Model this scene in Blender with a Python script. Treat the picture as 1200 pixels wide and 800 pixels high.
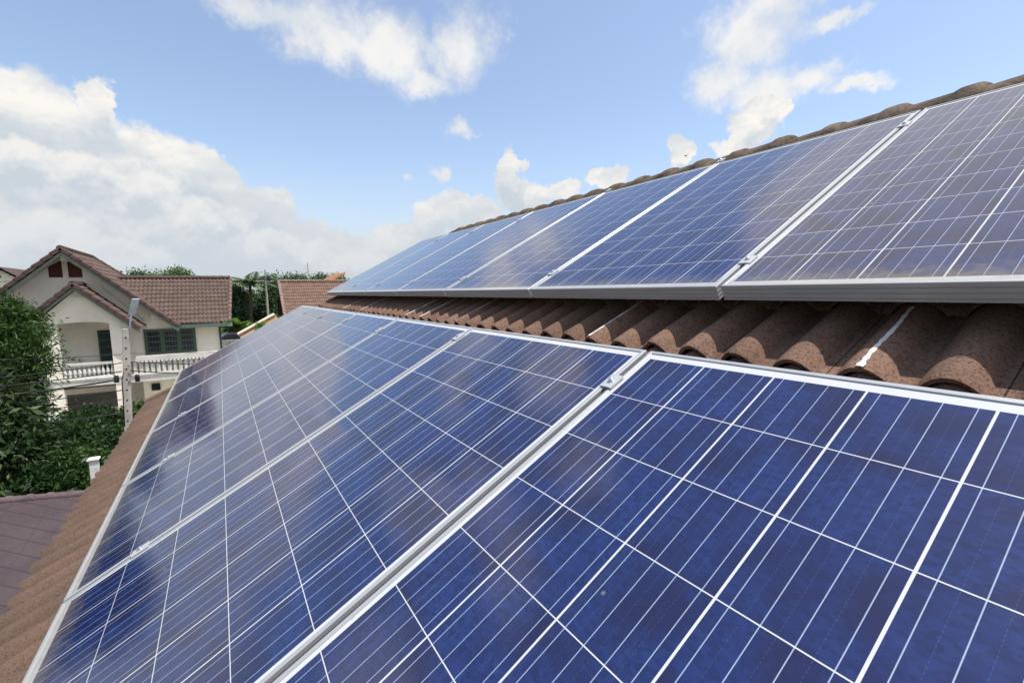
import bpy, math, random
import numpy as np
from mathutils import Matrix, Vector
random.seed(7); rng = np.random.default_rng(7)
SC = bpy.context.scene; COL = SC.collection
for o in list(bpy.data.objects): bpy.data.objects.remove(o)

# ------------------------------------------------------------------ camera
FPX, PITCH, YAW, ROLL = 544.04, 0.1114, -0.5588, -0.0155
CP = np.array([-.845, -.4513, .9163])
SL = math.radians(28.05)
Fw = np.array([math.cos(PITCH)*math.cos(YAW), math.cos(PITCH)*math.sin(YAW), -math.sin(PITCH)])
Rr = np.cross(Fw, [0, 0, 1.]); Rr /= np.linalg.norm(Rr); Uu = np.cross(Rr, Fw)
R2 = Rr*math.cos(ROLL)+Uu*math.sin(ROLL); U2 = -Rr*math.sin(ROLL)+Uu*math.cos(ROLL)
def ray(x, y):
    d = Fw*FPX+R2*(x-600)-U2*(y-400); return d/np.linalg.norm(d)
def azel(x, y):
    d = ray(x, y); return math.degrees(math.atan2(d[1], d[0])), math.degrees(math.asin(d[2]))
cam = bpy.data.cameras.new('Camera'); co = bpy.data.objects.new('Camera', cam); COL.objects.link(co)
m = Matrix.Identity(4)
for i in range(3):
    m[i][0], m[i][1], m[i][2], m[i][3] = R2[i], U2[i], -Fw[i], CP[i]
co.matrix_world = m
cam.sensor_width = 36; cam.lens = FPX/1200*36; cam.clip_start = .02; cam.clip_end = 3000
SC.camera = co
SC.cycles.diffuse_bounces = 2

# ------------------------------------------------------------------ light
SUN = Vector((-.24, -.26, .94)).normalized()
SUN_EL = math.asin(SUN.z); SUN_AZ = math.atan2(SUN.y, SUN.x)
SKY_STRENGTH = .15
EXPOSURE = 0.38
sl = bpy.data.lights.new('Sun', 'SUN'); so = bpy.data.objects.new('Sun', sl); COL.objects.link(so)
sl.energy = 4.7; sl.angle = math.radians(.6); sl.color = (1, .95, .88)
so.rotation_euler = SUN.to_track_quat('Z', 'Y').to_euler()
vs = SC.view_settings
SC.display_settings.display_device = 'sRGB'
vs.view_transform = 'Standard'; vs.look = 'None'; vs.exposure = EXPOSURE; vs.gamma = 1; vs.use_curve_mapping = False

class NT:
    """small helper to write node maths"""
    def __init__(s, tree): s.t = tree
    def n(s, typ, **kw):
        nd = s.t.nodes.new(typ)
        for k, v in kw.items(): setattr(nd, k, v)
        return nd
    def put(s, sock, v):
        if hasattr(v, 'is_output') or isinstance(v, bpy.types.NodeSocket): s.t.links.new(v, sock)
        elif v is not None:
            if sock.type == 'RGBA' and not isinstance(v, (int, float)) and len(v) == 3: v = (*v, 1)
            sock.default_value = v
    def m(s, op, a, b=None, c=None, clamp=False):
        nd = s.n('ShaderNodeMath', operation=op, use_clamp=clamp)
        for i, v in enumerate((a, b, c)):
            if v is not None: s.put(nd.inputs[i], v)
        return nd.outputs[0]
    def v(s, op, a, b=None):
        nd = s.n('ShaderNodeVectorMath', operation=op)
        s.put(nd.inputs[0], a)
        if b is not None:
            s.put(nd.inputs['Scale'] if op == 'SCALE' else nd.inputs[1], b)
        return nd.outputs['Value'] if op in ('LENGTH', 'DOT_PRODUCT', 'DISTANCE') else nd.outputs['Vector']
    def mix(s, f, a, b, blend='MIX'):
        nd = s.n('ShaderNodeMix', data_type='RGBA', blend_type=blend)
        s.put(nd.inputs[0], f); s.put(nd.inputs[6], a); s.put(nd.inputs[7], b)
        return nd.outputs[2]
    def ss(s, x, a, b):
        nd = s.n('ShaderNodeMapRange', interpolation_type='SMOOTHSTEP')
        s.put(nd.inputs[0], x); nd.inputs[1].default_value = a; nd.inputs[2].default_value = b
        return nd.outputs[0]
    def noise(s, vec, scale, detail=4, rough=.55, out='Fac', dist=0):
        nd = s.n('ShaderNodeTexNoise'); s.put(nd.inputs['Vector'], vec)
        nd.inputs['Scale'].default_value = scale; nd.inputs['Detail'].default_value = detail
        nd.inputs['Roughness'].default_value = rough; nd.inputs['Distortion'].default_value = dist
        return nd.outputs[out]
    def xyz(s, vec):
        nd = s.n('ShaderNodeSeparateXYZ'); s.put(nd.inputs[0], vec); return nd.outputs
    def comb(s, x, y, z):
        nd = s.n('ShaderNodeCombineXYZ')
        for i, v in enumerate((x, y, z)): s.put(nd.inputs[i], v)
        return nd.outputs[0]

w = bpy.data.worlds.new('World'); SC.world = w; w.use_nodes = True
w.node_tree.nodes.clear(); N = NT(w.node_tree)
sky = N.n('ShaderNodeTexSky', sky_type='NISHITA', sun_disc=False)
sky.sun_elevation = SUN_EL; sky.sun_rotation = math.pi/2-SUN_AZ
sky.altitude = 0; sky.air_density = 1.0; sky.dust_density = 1.2; sky.ozone_density = 1.2
gen = N.n('ShaderNodeTexCoord').outputs['Generated']
dirn = N.v('NORMALIZE', gen); dx, dy, dz = N.xyz(dirn)
AZ = N.m('MULTIPLY', N.m('ARCTAN2', dy, dx), 57.29578)
EL = N.m('MULTIPLY', N.m('ARCSINE', dz), 57.29578)
nz = N.noise(dirn, 8, 9, .68, 'Color'); nzf = N.noise(dirn, 5.5, 7, .6)
warp = N.v('SUBTRACT', nz, (.5, .5, .5))
pos = N.comb(AZ, EL, 0.)
def field(blobs, amp, off=0.0):
    p = N.v('ADD', pos, N.v('MULTIPLY', warp, (amp, amp*.8, 0.)))
    p = N.v('ADD', p, (0., off, 0.))
    d = None
    for (a, e, ra, re) in blobs:
        q = N.v('LENGTH', N.v('MULTIPLY', N.v('SUBTRACT', p, (a, e, 0.)), (1/ra, 1/re, 0.)))
        d = q if d is None else N.m('SMOOTH_MIN', d, q, .18)
    return d
def B(px, py, rx, ry):
    a, e = azel(px, py)
    return (a, e, abs(azel(px+rx, py)[0]-azel(px-rx, py)[0])/2, abs(azel(px, py+ry)[1]-azel(px, py-ry)[1])/2)
puffs = [B(35, 150, 85, 72), B(112, 120, 34, 36), B(75, 210, 130, 90), B(170, 200, 75, 60), B(238, 215, 42, 48), B(180, 280, 150, 80),
         B(306, 262, 52, 46), B(275, 300, 90, 55), B(370, 300, 70, 40), B(435, 298, 45, 24), B(480, 282, 55, 30), B(520, 250, 44, 24),
         B(600, 205, 17, 30), B(618, 228, 36, 20), B(655, 222, 24, 14), B(710, 208, 24, 13), B(565, 245, 30, 18),
         B(797, 176, 17, 19), B(885, 150, 38, 30), B(868, 172, 30, 22), 
         B(905, 130, 22, 22), B(20, 120, 60, 40), (20, 12, 9, 8), (30, 10, 8, 9), (45, 7, 12, 4), (178, 16, 34, 16), (150, 12, 24, 12), (-165, 14, 26, 14), (-135, 10, 14, 7), (-66, 46, 22, 11), (12, 30, 5, 5), (-14, 36, 5, 4), (27, 13, 4, 4)]  # includes an unseen bank behind the camera, added to light the white facade
softs = [B(517, 202, 17, 12), B(543, 153, 24, 17), B(473, 206, 11, 7), B(300, 5, 95, 38), B(385, 45, 80, 48), B(455, 55, 78, 58), B(545, 45, 55, 60), B(500, 90, 50, 26), B(360, 20, 90, 50),
         B(880, 45, 70, 50), B(905, 10, 60, 34), B(845, 95, 46, 36), B(895, 105, 62, 34), B(950, 92, 42, 22), B(1000, 100, 42, 14), B(965, 25, 50, 18),
         
         (-64, 46, 26, 11), (-80, 40, 14, 8), (-52, 41, 10, 5), (-12, 36, 8, 5), (8, 37, 7, 5), (14, 41, 9, 4), (30, 30, 9, 6), (-2, 46, 8, 5), (-100, 40, 18, 9), (165, 42, 40, 16), (-165, 40, 30, 14)]  # last two: upper part of the added bank behind the camera
fine = N.noise(dirn, 34, 6, .65, 'Color'); finef = N.noise(dirn, 26, 6, .65)
warp = N.v('ADD', warp, N.v('SCALE', N.v('SUBTRACT', fine, (.5, .5, .5)), .34))
med = N.noise(dirn, 17, 3, .5, 'Color'); warp1 = warp
warp = N.v('ADD', warp, N.v('SCALE', N.v('SUBTRACT', med, (.5, .5, .5)), .75))
d1 = field(puffs, 4.6); d1o = field(puffs, 4.6, 2.4); warpP = warp; warp = warp1; d2 = field(softs, 7.); warp = warpP
a1 = N.ss(N.m('ADD', d1, N.m('ADD', N.m('MULTIPLY', N.m('SUBTRACT', nzf, .5), .5), N.m('MULTIPLY', N.m('SUBTRACT', finef, .5), .30))), 1.05, .80)
dens2 = N.m('ADD', N.m('SUBTRACT', 1.15, d2), N.m('ADD', N.m('MULTIPLY', N.m('SUBTRACT', nzf, .5), 1.5), N.m('MULTIPLY', N.m('SUBTRACT', finef, .5), .8)))
a2 = N.m('MULTIPLY', N.ss(dens2, .05, .95), .95)
# lit crowns, shaded bellies
front = [B(20, 190, 60, 30), B(95, 200, 48, 30), B(165, 228, 52, 34), B(245, 262, 48, 30), B(330, 292, 60, 24), B(45, 285, 80, 36), B(150, 305, 66, 28), B(415, 312, 50, 18)]
d3 = field(front, 4.6); d3o = field(front, 4.6, 2.0)
a3 = N.m('MULTIPLY', N.ss(d3, 1.08, .70), .85)
crown = N.ss(d1o, .3, 1.0)
small = N.noise(dirn, 9, 5, .55)
up = N.noise(N.v('ADD', dirn, (0., 0., .02)), 9, 5, .55)
s2 = N.noise(dirn, 22, 5, .6); u2 = N.noise(N.v('ADD', dirn, (0., 0., .009)), 22, 5, .6)
rel = N.m('ADD', N.m('MULTIPLY', N.m('SUBTRACT', small, up), 3.0), N.m('MULTIPLY', N.m('SUBTRACT', s2, u2), 1.8))
bright = N.m('ADD', N.m('MULTIPLY', crown, .8), N.m('ADD', .16, rel), clamp=True)
body = N.ss(N.noise(N.v('MULTIPLY', dirn, (1., 1., 2.2)), 5.2, 5, .55), .42, .60)
bright = N.m('MULTIPLY', bright, N.m('ADD', .35, N.m('MULTIPLY', body, .65)))
bright = N.m('MULTIPLY', bright, N.m('ADD', .45, N.m('MULTIPLY', N.ss(EL, -1., 9.), .55)))
bright = N.m('ADD', bright, N.m('MULTIPLY', N.ss(EL, 33., 41.), .7), clamp=True)
WHITE = (5.0, 4.84, 4.6); SHADE = (3.05, 3.4, 3.75)
c1 = N.mix(bright, SHADE, WHITE)
c2 = N.mix(N.ss(nzf, .35, .62), (3.7, 3.92, 4.2), (4.85, 4.78, 4.66))
skyc = N.mix(.12, N.mix(1.0, sky.outputs[0], (1.12, 1.10, 1.10), 'MULTIPLY'), (3.2, 3.4, 3.6))
base = N.mix(a2, skyc, c2)
base = N.mix(a1, base, c1)
b3 = N.m('ADD', N.m('MULTIPLY', N.ss(d3o, .35, 1.05), .85), N.m('ADD', .06, rel), clamp=True)
base = N.mix(a3, base, N.mix(b3, SHADE, WHITE))
# pale humid air low over the horizon
hz = N.m('MULTIPLY', N.ss(EL, 17., 0.), .72)
base = N.mix(hz, base, (3.15, 3.45, 3.75))
bg = N.n('ShaderNodeBackground'); N.put(bg.inputs[0], base); bg.inputs[1].default_value = SKY_STRENGTH
wo = N.n('ShaderNodeOutputWorld'); w.node_tree.links.new(bg.outputs[0], wo.inputs[0])

# ------------------------------------------------------------------ helpers
def mat(name):
    mt = bpy.data.materials.new(name); mt.use_nodes = True
    return mt, NT(mt.node_tree), mt.node_tree.nodes['Principled BSDF']
def simple(name, col, rough=.6, var=.12, scale=6, bump=0, metal=0, dirt=None, spec=.4):
    mt, n, p = mat(name)
    oc = n.n('ShaderNodeTexCoord').outputs['Object']
    f = n.noise(oc, scale, 6, .6); f2 = n.noise(oc, scale*7, 4, .6)
    f = n.m('ADD', n.m('MULTIPLY', f, .7), n.m('MULTIPLY', f2, .3))
    lo = tuple(max(0, c*(1-var*2)) for c in col); hi = tuple(min(1, c*(1+var*1.6)) for c in col)
    c = n.mix(n.ss(f, .3, .7), lo, hi)
    if dirt:
        g = n.noise(oc, scale*.45, 8, .7)
        c = n.mix(n.m('MULTIPLY', n.ss(g, .5, .68), dirt[1]), c, dirt[0])
    n.put(p.inputs['Base Color'], c); p.inputs['Roughness'].default_value = rough
    p.inputs['Metallic'].default_value = metal; p.inputs['Specular IOR Level'].default_value = spec
    if bump:
        b = n.n('ShaderNodeBump'); b.inputs['Strength'].default_value = bump; b.inputs['Distance'].default_value = .01
        n.put(b.inputs['Height'], f2); n.put(p.inputs['Normal'], b.outputs[0])
    return mt
class MB:
    def __init__(s): s.v = []; s.f = []
    def add(s, vs, fs):
        o = len(s.v); s.v += [tuple(map(float, q)) for q in vs]; s.f += [tuple(i+o for i in f) for f in fs]; return s
    def box(s, a, b):
        x0, y0, z0 = a; x1, y1, z1 = b
        return s.add([(x0, y0, z0), (x1, y0, z0), (x1, y1, z0), (x0, y1, z0), (x0, y0, z1), (x1, y0, z1), (x1, y1, z1), (x0, y1, z1)],
                     [(3, 2, 1, 0), (4, 5, 6, 7), (0, 1, 5, 4), (1, 2, 6, 5), (2, 3, 7, 6), (3, 0, 4, 7)])
    def slab(s, pts, off):
        """prism: polygon pts extruded by vector off"""
        n = len(pts); a = [np.array(p, float) for p in pts]; b = [p+np.array(off, float) for p in a]
        return s.add(a+b, [tuple(range(n))[::-1], tuple(range(n, 2*n))]+[(i, (i+1) % n, n+(i+1) % n, n+i) for i in range(n)])
    def tube(s, path, rad, sides=8, cap=True):
        path = [np.array(p, float) for p in path]; k = len(path)
        rad = [rad]*k if np.isscalar(rad) else rad
        rings = []; prev = None
        for i, p in enumerate(path):
            t = path[min(i+1, k-1)]-path[max(i-1, 0)]; t = t/np.linalg.norm(t)
            ref = prev if prev is not None else (np.array([0, 0, 1.]) if abs(t[2]) < .9 else np.array([1., 0, 0]))
            a = ref-t*(ref@t); a /= np.linalg.norm(a); prev = a; b = np.cross(t, a)
            rings.append([p+rad[i]*(a*math.cos(q)+b*math.sin(q)) for q in np.linspace(0, 2*math.pi, sides, endpoint=False)])
        vs = [q for r in rings for q in r]; fs = []
        for i in range(k-1):
            for j in range(sides):
                j2 = (j+1) % sides; fs.append((i*sides+j, i*sides+j2, (i+1)*sides+j2, (i+1)*sides+j))
        if cap: fs += [tuple(range(sides))[::-1], tuple(range((k-1)*sides, k*sides))]
        return s.add(vs, fs)
    def lathe(s, prof, c, sides=16):
        vs = []; k = len(prof)
        for r, z in prof:
            vs += [(c[0]+r*math.cos(a), c[1]+r*math.sin(a), c[2]+z) for a in np.linspace(0, 2*math.pi, sides, endpoint=False)]
        fs = [(i*sides+j, i*sides+(j+1) % sides, (i+1)*sides+(j+1) % sides, (i+1)*sides+j) for i in range(k-1) for j in range(sides)]
        fs += [tuple(range(sides))[::-1], tuple(range((k-1)*sides, k*sides))]
        return s.add(vs, fs)
    def build(s, name, material, parent=None, smooth=False, loc=None, bevel=0):
        me = bpy.data.meshes.new(name)
        off = np.array(loc if loc is not None else (0, 0, 0), float)
        if parent is not None and 'org' in parent: off = np.array(parent['org'])
        me.from_pydata([tuple(np.array(q)-off) for q in s.v], [], s.f); me.update()
        me.materials.append(material)
        if smooth: me.polygons.foreach_set('use_smooth', [True]*len(me.polygons))
        o = bpy.data.objects.new(name, me); COL.objects.link(o)
        if parent is not None:
            o.parent = parent; o['org'] = [float(q) for q in off]
        elif loc is not None: o.location = loc
        if bevel:
            md = o.modifiers.new('Bevel', 'BEVEL'); md.width = bevel; md.segments = 2; md.limit_method = 'ANGLE'
        return o
def tag(o, label, cat, group=None):
    o['label'] = label; o['category'] = cat
    if group: o['group'] = group
    return o
def thing(name, label, cat, loc=(0, 0, 0), group=None):
    """an Empty at the base; parts given in world coordinates are shifted by 'org'"""
    o = bpy.data.objects.new(name, None); COL.objects.link(o); o.location = loc; o.empty_display_size = .2
    o['org'] = [float(q) for q in loc]
    return tag(o, label, cat, group)
def struct(o): o['kind'] = 'structure'; return o
def npmesh(name, V, F, material, parent=None, smooth=False):
    me = bpy.data.meshes.new(name)
    off = np.array(parent['org']) if parent is not None and 'org' in parent else np.zeros(3)
    V = np.asarray(V, np.float32)-off.astype(np.float32); F = np.asarray(F, np.int32)
    me.vertices.add(len(V)); me.vertices.foreach_set('co', V.ravel())
    me.loops.add(F.size); me.loops.foreach_set('vertex_index', F.ravel())
    me.polygons.add(len(F)); k = F.shape[1]
    me.polygons.foreach_set('loop_start', np.arange(0, F.size, k, dtype=np.int32))
    if smooth is not False:
        me.polygons.foreach_set('use_smooth', np.full(len(F), True) if smooth is True else smooth)
    me.update(calc_edges=True); me.validate(); me.materials.append(material)
    o = bpy.data.objects.new(name, me); COL.objects.link(o)
    if parent is not None: o.parent = parent; o['org'] = [float(q) for q in off]
    return o

# ------------------------------------------------------------------ roof tiles
def tile_sheet(O, U, V, Nn, u0, u1, v0, v1, pitch=.15, gauge=.32, amp=.043, step=.028, spb=12, thick=.013, seed=1, keep=None, jit=.004, anchor=0.):
    """courses of interlocking barrel tiles as one sheet; O origin, U along the eave, V upslope, N outwards. Returns V, F, smooth"""
    r = np.random.default_rng(seed)
    O, U, V, Nn = (np.array(q, float) for q in (O, U, V, Nn))
    nb = int(round((u1-u0)/pitch)); nc = int(math.ceil((v1-v0)/gauge-1e-6))
    t = np.arange(nb*spb+1)/spb; ft = t-np.floor(t)
    g = np.where(ft < .74, np.sin(np.pi*np.clip(ft/.74, 0, 1))**.75, 0.)*amp
    uu = u0+t*pitch
    VS = []; FS = []; SM = []; base = 0
    for c in range(nc):
        b = v0+c*gauge; e = min(b+gauge+.03, v1+.02)
        tile = np.floor(t/2+.25*(c % 2)).astype(int); nt = tile.max()+2
        jv = r.normal(0, jit, nt)[tile]; jh = r.normal(0, jit*.6, nt)[tile]
        rows = []
        def row(v, h): return O+np.outer(uu, U)+np.outer(v, V)+np.outer(h, Nn)
        one = np.ones_like(uu)
        top = lambda v, x: row(v*one+jv*x, g+(step+jh)*x)
        rows.append(top(e, 0.)); rows.append(top((b+e)/2, .5)); rows.append(top(b+.012, 1.)); rows.append(row(b+jv, g+step+jh-.004))
        hr = np.maximum(g+step+jh-thick-.004, 0.0)
        rows += [row(b+jv, g+step+jh-.004), row(b+.004+jv, hr)]
        rows += [row(b+.004+jv, hr), row(b+.10+jv, hr-.004)]
        n = len(uu); P = np.concatenate(rows)
        for (i, j, sm) in ((0, 1, 1), (1, 2, 1), (2, 3, 1), (4, 5, 0), (6, 7, 1)):
            k = np.arange(n-1)
            f = np.stack([j*n+k, j*n+k+1, i*n+k+1, i*n+k], 1)
            if keep is not None:
                vm = (b+e)/2 if i < 4 else b
                um = (uu[:-1]+uu[1:])/2
                f = f[np.array([keep(x, vm) for x in um], bool)]
            FS.append(f+base); SM.append(np.full(len(f), bool(sm)))
        VS.append(P); base += len(P)
    Fa = np.concatenate(FS)
    Vv = np.concatenate(VS)
    # orientation: make sure the top points along N
    a, b_, c_ = Vv[Fa[0][0]], Vv[Fa[0][1]], Vv[Fa[0][2]]
    if np.cross(b_-a, c_-a)@Nn < 0: Fa = Fa[:, ::-1]
    return Vv, Fa, np.concatenate(SM)

def tile_mat(name, col, speck, lichen, fr, amount=.5, joint=True, spec=.25, tw=.30, grime=None):
    """concrete tile: each tile its own tone, dark speckle, lichen; fr = (O,U,V,gauge,v0) maps position to tile numbers"""
    O, U, V, gauge, v0 = fr
    mt, n, p = mat(name)
    pos = n.n('ShaderNodeNewGeometry').outputs['Position']
    q = n.v('SUBTRACT', pos, tuple(map(float, O)))
    u = n.v('DOT_PRODUCT', q, tuple(map(float, U))); v = n.v('DOT_PRODUCT', q, tuple(map(float, V)))
    cu = n.m('FLOOR', n.m('DIVIDE', u, tw)); cv = n.m('FLOOR', n.m('DIVIDE', n.m('SUBTRACT', v, v0), gauge))
    wn = n.n('ShaderNodeTexWhiteNoise', noise_dimensions='2D'); n.put(wn.inputs['Vector'], n.comb(cu, cv, 0.))
    rnd = wn.outputs['Value']
    f1 = n.noise(q, 3.2, 7, .62); f2 = n.noise(q, 150, 4, .7); f3 = n.noise(q, 22, 6, .65)
    c = n.mix(n.ss(f1, .3, .72), tuple(x*.82 for x in col), tuple(min(1, x*1.18) for x in col))
    c = n.mix(n.m('MULTIPLY', n.m('SUBTRACT', rnd, .5), .5, clamp=True), c, tuple(min(1, x*1.35) for x in col))
    c = n.mix(n.m('MULTIPLY', n.m('SUBTRACT', .5, rnd), .5, clamp=True), c, tuple(x*.55 for x in col))
    c = n.mix(n.m('MULTIPLY', n.ss(f3, .5, .72), amount), c, lichen)
    c = n.mix(n.m('MULTIPLY', n.ss(f2, .49, .62), .68), c, speck)
    if grime:
        gr = n.ss(n.m('ADD', v, n.m('MULTIPLY', n.m('SUBTRACT', f1, .5), .9)), *grime)
        c = n.mix(n.m('MULTIPLY', gr, .5), c, (.075, .058, .046))
    if joint:
        fu = n.m('FRACT', n.m('ADD', n.m('DIVIDE', u, tw), .56))
        j = n.m('LESS_THAN', n.m('ABSOLUTE', n.m('SUBTRACT', fu, .5)), .006)
        c = n.mix(n.m('MULTIPLY', j, .75), c, tuple(x*.2 for x in speck))
    n.put(p.inputs['Base Color'], c); p.inputs['Roughness'].default_value = .9; p.inputs['Specular IOR Level'].default_value = spec
    b = n.n('ShaderNodeBump'); b.inputs['Strength'].default_value = .55; b.inputs['Distance'].default_value = .006
    n.put(b.inputs['Height'], n.m('ADD', f2, n.m('MULTIPLY', f3, .8))); n.put(p.inputs['Normal'], b.outputs[0])
    return mt

XX = np.array([1., 0, 0]); VV = np.array([0, -math.cos(SL), math.sin(SL)]); NN = np.array([0, math.sin(SL), math.cos(SL)])
def W(u, v, h): return XX*u+VV*v+NN*h

# ------------------------------------------------------------------ ground
GZ = -6.1
gm, n, p = mat('ground_soil')
oc = n.n('ShaderNodeTexCoord').outputs['Object']
c = n.mix(n.ss(n.noise(oc, .35, 8, .65), .38, .62), (.05, .075, .022), (.15, .12, .075))
c = n.mix(n.m('MULTIPLY', n.ss(n.noise(oc, 6, 6, .7), .4, .7), .5), c, (.04, .06, .02))
n.put(p.inputs['Base Color'], c); p.inputs['Roughness'].default_value = .95
g = MB(); S = 900
g.add([(-S, -S, GZ), (S, -S, GZ), (S, S, GZ), (-S, S, GZ)], [(0, 1, 2, 3)])
struct(g.build('ground', gm))
am = simple('asphalt', (.06, .06, .062), .9, .2, 3, .3)
r_ = MB(); r_.box((9.2, -120, GZ-.2), (12.2, 120, GZ+.03)); struct(r_.build('road', am))

dm = simple('pale_concrete', (.46, .44, .39), .9, .08, .8, .1, dirt=((.30, .28, .24), .4))
r_ = MB(); r_.box((14.6, -9, GZ-.2), (25.4, 11, GZ+.03)); struct(r_.build('bounce_slab', dm))  # unseen pale slab added to bounce sunlight up onto the white house
# ------------------------------------------------------------------ our house
EAVE_V = -.477; GA = .32; RIDGE_V = 4.09; XV = 5.95; XB = -6.0743; TP = .144
BASE = -.171     # valley of the tiles below the panel plane
house = thing('tiled_house', 'house with a mossy brown barrel-tile roof that carries both rows of solar panels', 'house', (0, 0, GZ))
OT = W(0, 0, BASE)
mt_roof = tile_mat('brown_tile', (.205, .120, .083), (.034, .025, .020), (.08, .057, .043), (OT+XX*XB, XX, VV, GA, EAVE_V), .6, tw=2*TP, grime=(.55, -.25))
v_, f_, s_ = tile_sheet(OT, XX, VV, NN, XB, XV, EAVE_V, RIDGE_V, pitch=TP, spb=16, seed=3)
VB = np.array([0, math.cos(SL), math.sin(SL)]); NB = np.array([0, -math.sin(SL), math.cos(SL)])
apex = W(0, RIDGE_V, BASE)
OB = apex-VB*RIDGE_V
v2, f2, s2 = tile_sheet(OB, XX, VB, NB, XB, XV, EAVE_V, RIDGE_V, pitch=TP, spb=6, seed=4)
roof = npmesh('roof', np.concatenate([v_, v2]), np.concatenate([f_, f2+len(v_)]), mt_roof, house, np.concatenate([s_, s2]))
# ridge tiles: each a half barrel with a raised collar
mt_ridge = simple('ridge_concrete', (.12, .09, .066), .95, .35, 9, .6, dirt=((.045, .038, .026), .75), spec=.2)
def ridge_tile(x0, L, sgn=1, top=.1, rad=.135):
    prof = [(-.010, rad-.012), (-.010, rad+.004), (.008, rad+.016), (.03, rad+.019), (.06, rad+.019), (.085, rad+.016), (.115, rad+.004), (L-.02, rad-.004), (L+.03, rad-.006)]
    mb = MB(); vs = []; K = 15
    for dx, rr in prof:
        for a in np.linspace(math.radians(-8), math.radians(188), K):
            vs.append((x0+dx, apex[1]+rr*math.cos(a)*1.12, apex[2]+top-rad*.78+.008*random.random()*.3+rr*math.sin(a)*.92))
    fs = [(i*K+j, i*K+j+1, (i+1)*K+j+1, (i+1)*K+j) for i in range(len(prof)-1) for j in range(K-1)]
    return mb.add(vs, fs)
x = XV-.02; 
k = 0
while x > XB+.2:
    o = ridge_tile(x-.30+random.uniform(-.004, .004), .30, top=.072+random.uniform(-.004, .004)).build('ridge_tile', mt_ridge, roof, smooth=True)
    x -= .30
# verge strip at the far gable end
vg = MB()
for c in range(int((RIDGE_V-EAVE_V)/GA)+1):
    b = EAVE_V+c*GA; e = min(b+GA+.02, RIDGE_V)
    if e-b < .05: continue
    pts = []
    for vv, hh in ((b, .03), (e, .008)):
        pts.append([W(XV+du, vv, BASE+dh+hh) for du, dh in ((-.06, 0), (-.05, .042), (.0, .06), (.05, .052), (.075, .02), (.078, -.10))])
    vs = pts[0]+pts[1]
    vg.add(vs, [(i, i+1, 7+i, 6+i) for i in range(5)]+[tuple(range(6))])
vg.build('verge_tile', mt_roof, roof)
# sealant runs on the tiles
mt_seal = simple('white_sealant', (.72, .70, .66), .6, .12, 30, .4, dirt=((.16, .11, .08), .8))
def streak(u, va, vb, wd, blob=False, seed=0):
    r = np.random.default_rng(seed); mb = MB(); K = int((vb-va)/.012)
    vs = []
    h0 = BASE+.043+.028
    for i in range(K+1):
        v = va+(vb-va)*i/K; hh = h0-.028*(v-va)/GA
        ww = wd*(.55+.5*r.random())*(1.35 if blob and i < 2 else 1)
        cu = u+.0012*math.sin(v*31+seed)
        for q in (-1, -.5, .5, 1): vs.append(W(cu+q*ww/2, v, hh+(.0006 if abs(q) == 1 else .0024)))
    for i in range(K):
        for j in range(3): mb.f.append((i*4+j, i*4+j+1, (i+1)*4+j+1, (i+1)*4+j))
    mb.v = [tuple(q) for q in vs]
    mb.f.append((0, 1, 2, 3))
    if blob:
        pass
    return mb
VB0 = EAVE_V+7*GA      # butt line of the course showing between the rows
def crest(u):  return (math.floor((u-XB)/TP)+.37)*TP+XB
streak(crest(-.41), VB0, VB0+.30, .013, True, 1).build('sealant_streak', mt_seal, roof)
for i, u in enumerate((.46, 1.65, 2.25, 2.55, 3.75, 4.5)):
    streak(crest(u), VB0, VB0+.31, .009 if u < 1 else .013, False, 5+i).build('sealant_streak', mt_seal, roof)
# walls, fascia
mt_wall = simple('house_plaster', (.62, .58, .50), .85, .06, 2, .15)
ey = W(0, EAVE_V, BASE)[1]-.55; by = 2*apex[1]-ey
wl = MB(); zt = apex[2]-abs(ey-apex[1])*math.tan(SL)-.12
wl.slab([(XB+.5, ey, GZ), (XB+.5, by, GZ), (XB+.5, by, zt), (XB+.5, apex[1], apex[2]-.15), (XB+.5, ey, zt)], (XV-.45-XB-.5, 0, 0))
wl.build('wall', mt_wall, house)
mt_fascia = simple('fascia_paint', (.20, .13, .09), .7)
for (V_, N_, O_) in ((VV, NN, OT), (VB, NB, OB)):
    a = O_+V_*(EAVE_V+.06)-N_*.04; d = V_*.025; dn = np.array([0, 0, -.18])
    fb = MB(); fb.slab([a+XX*XB, a+XX*XB+d, a+XX*XB+d+dn, a+XX*XB+dn], XX*(XV-XB))
    fb.build('fascia', mt_fascia, house)

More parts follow.
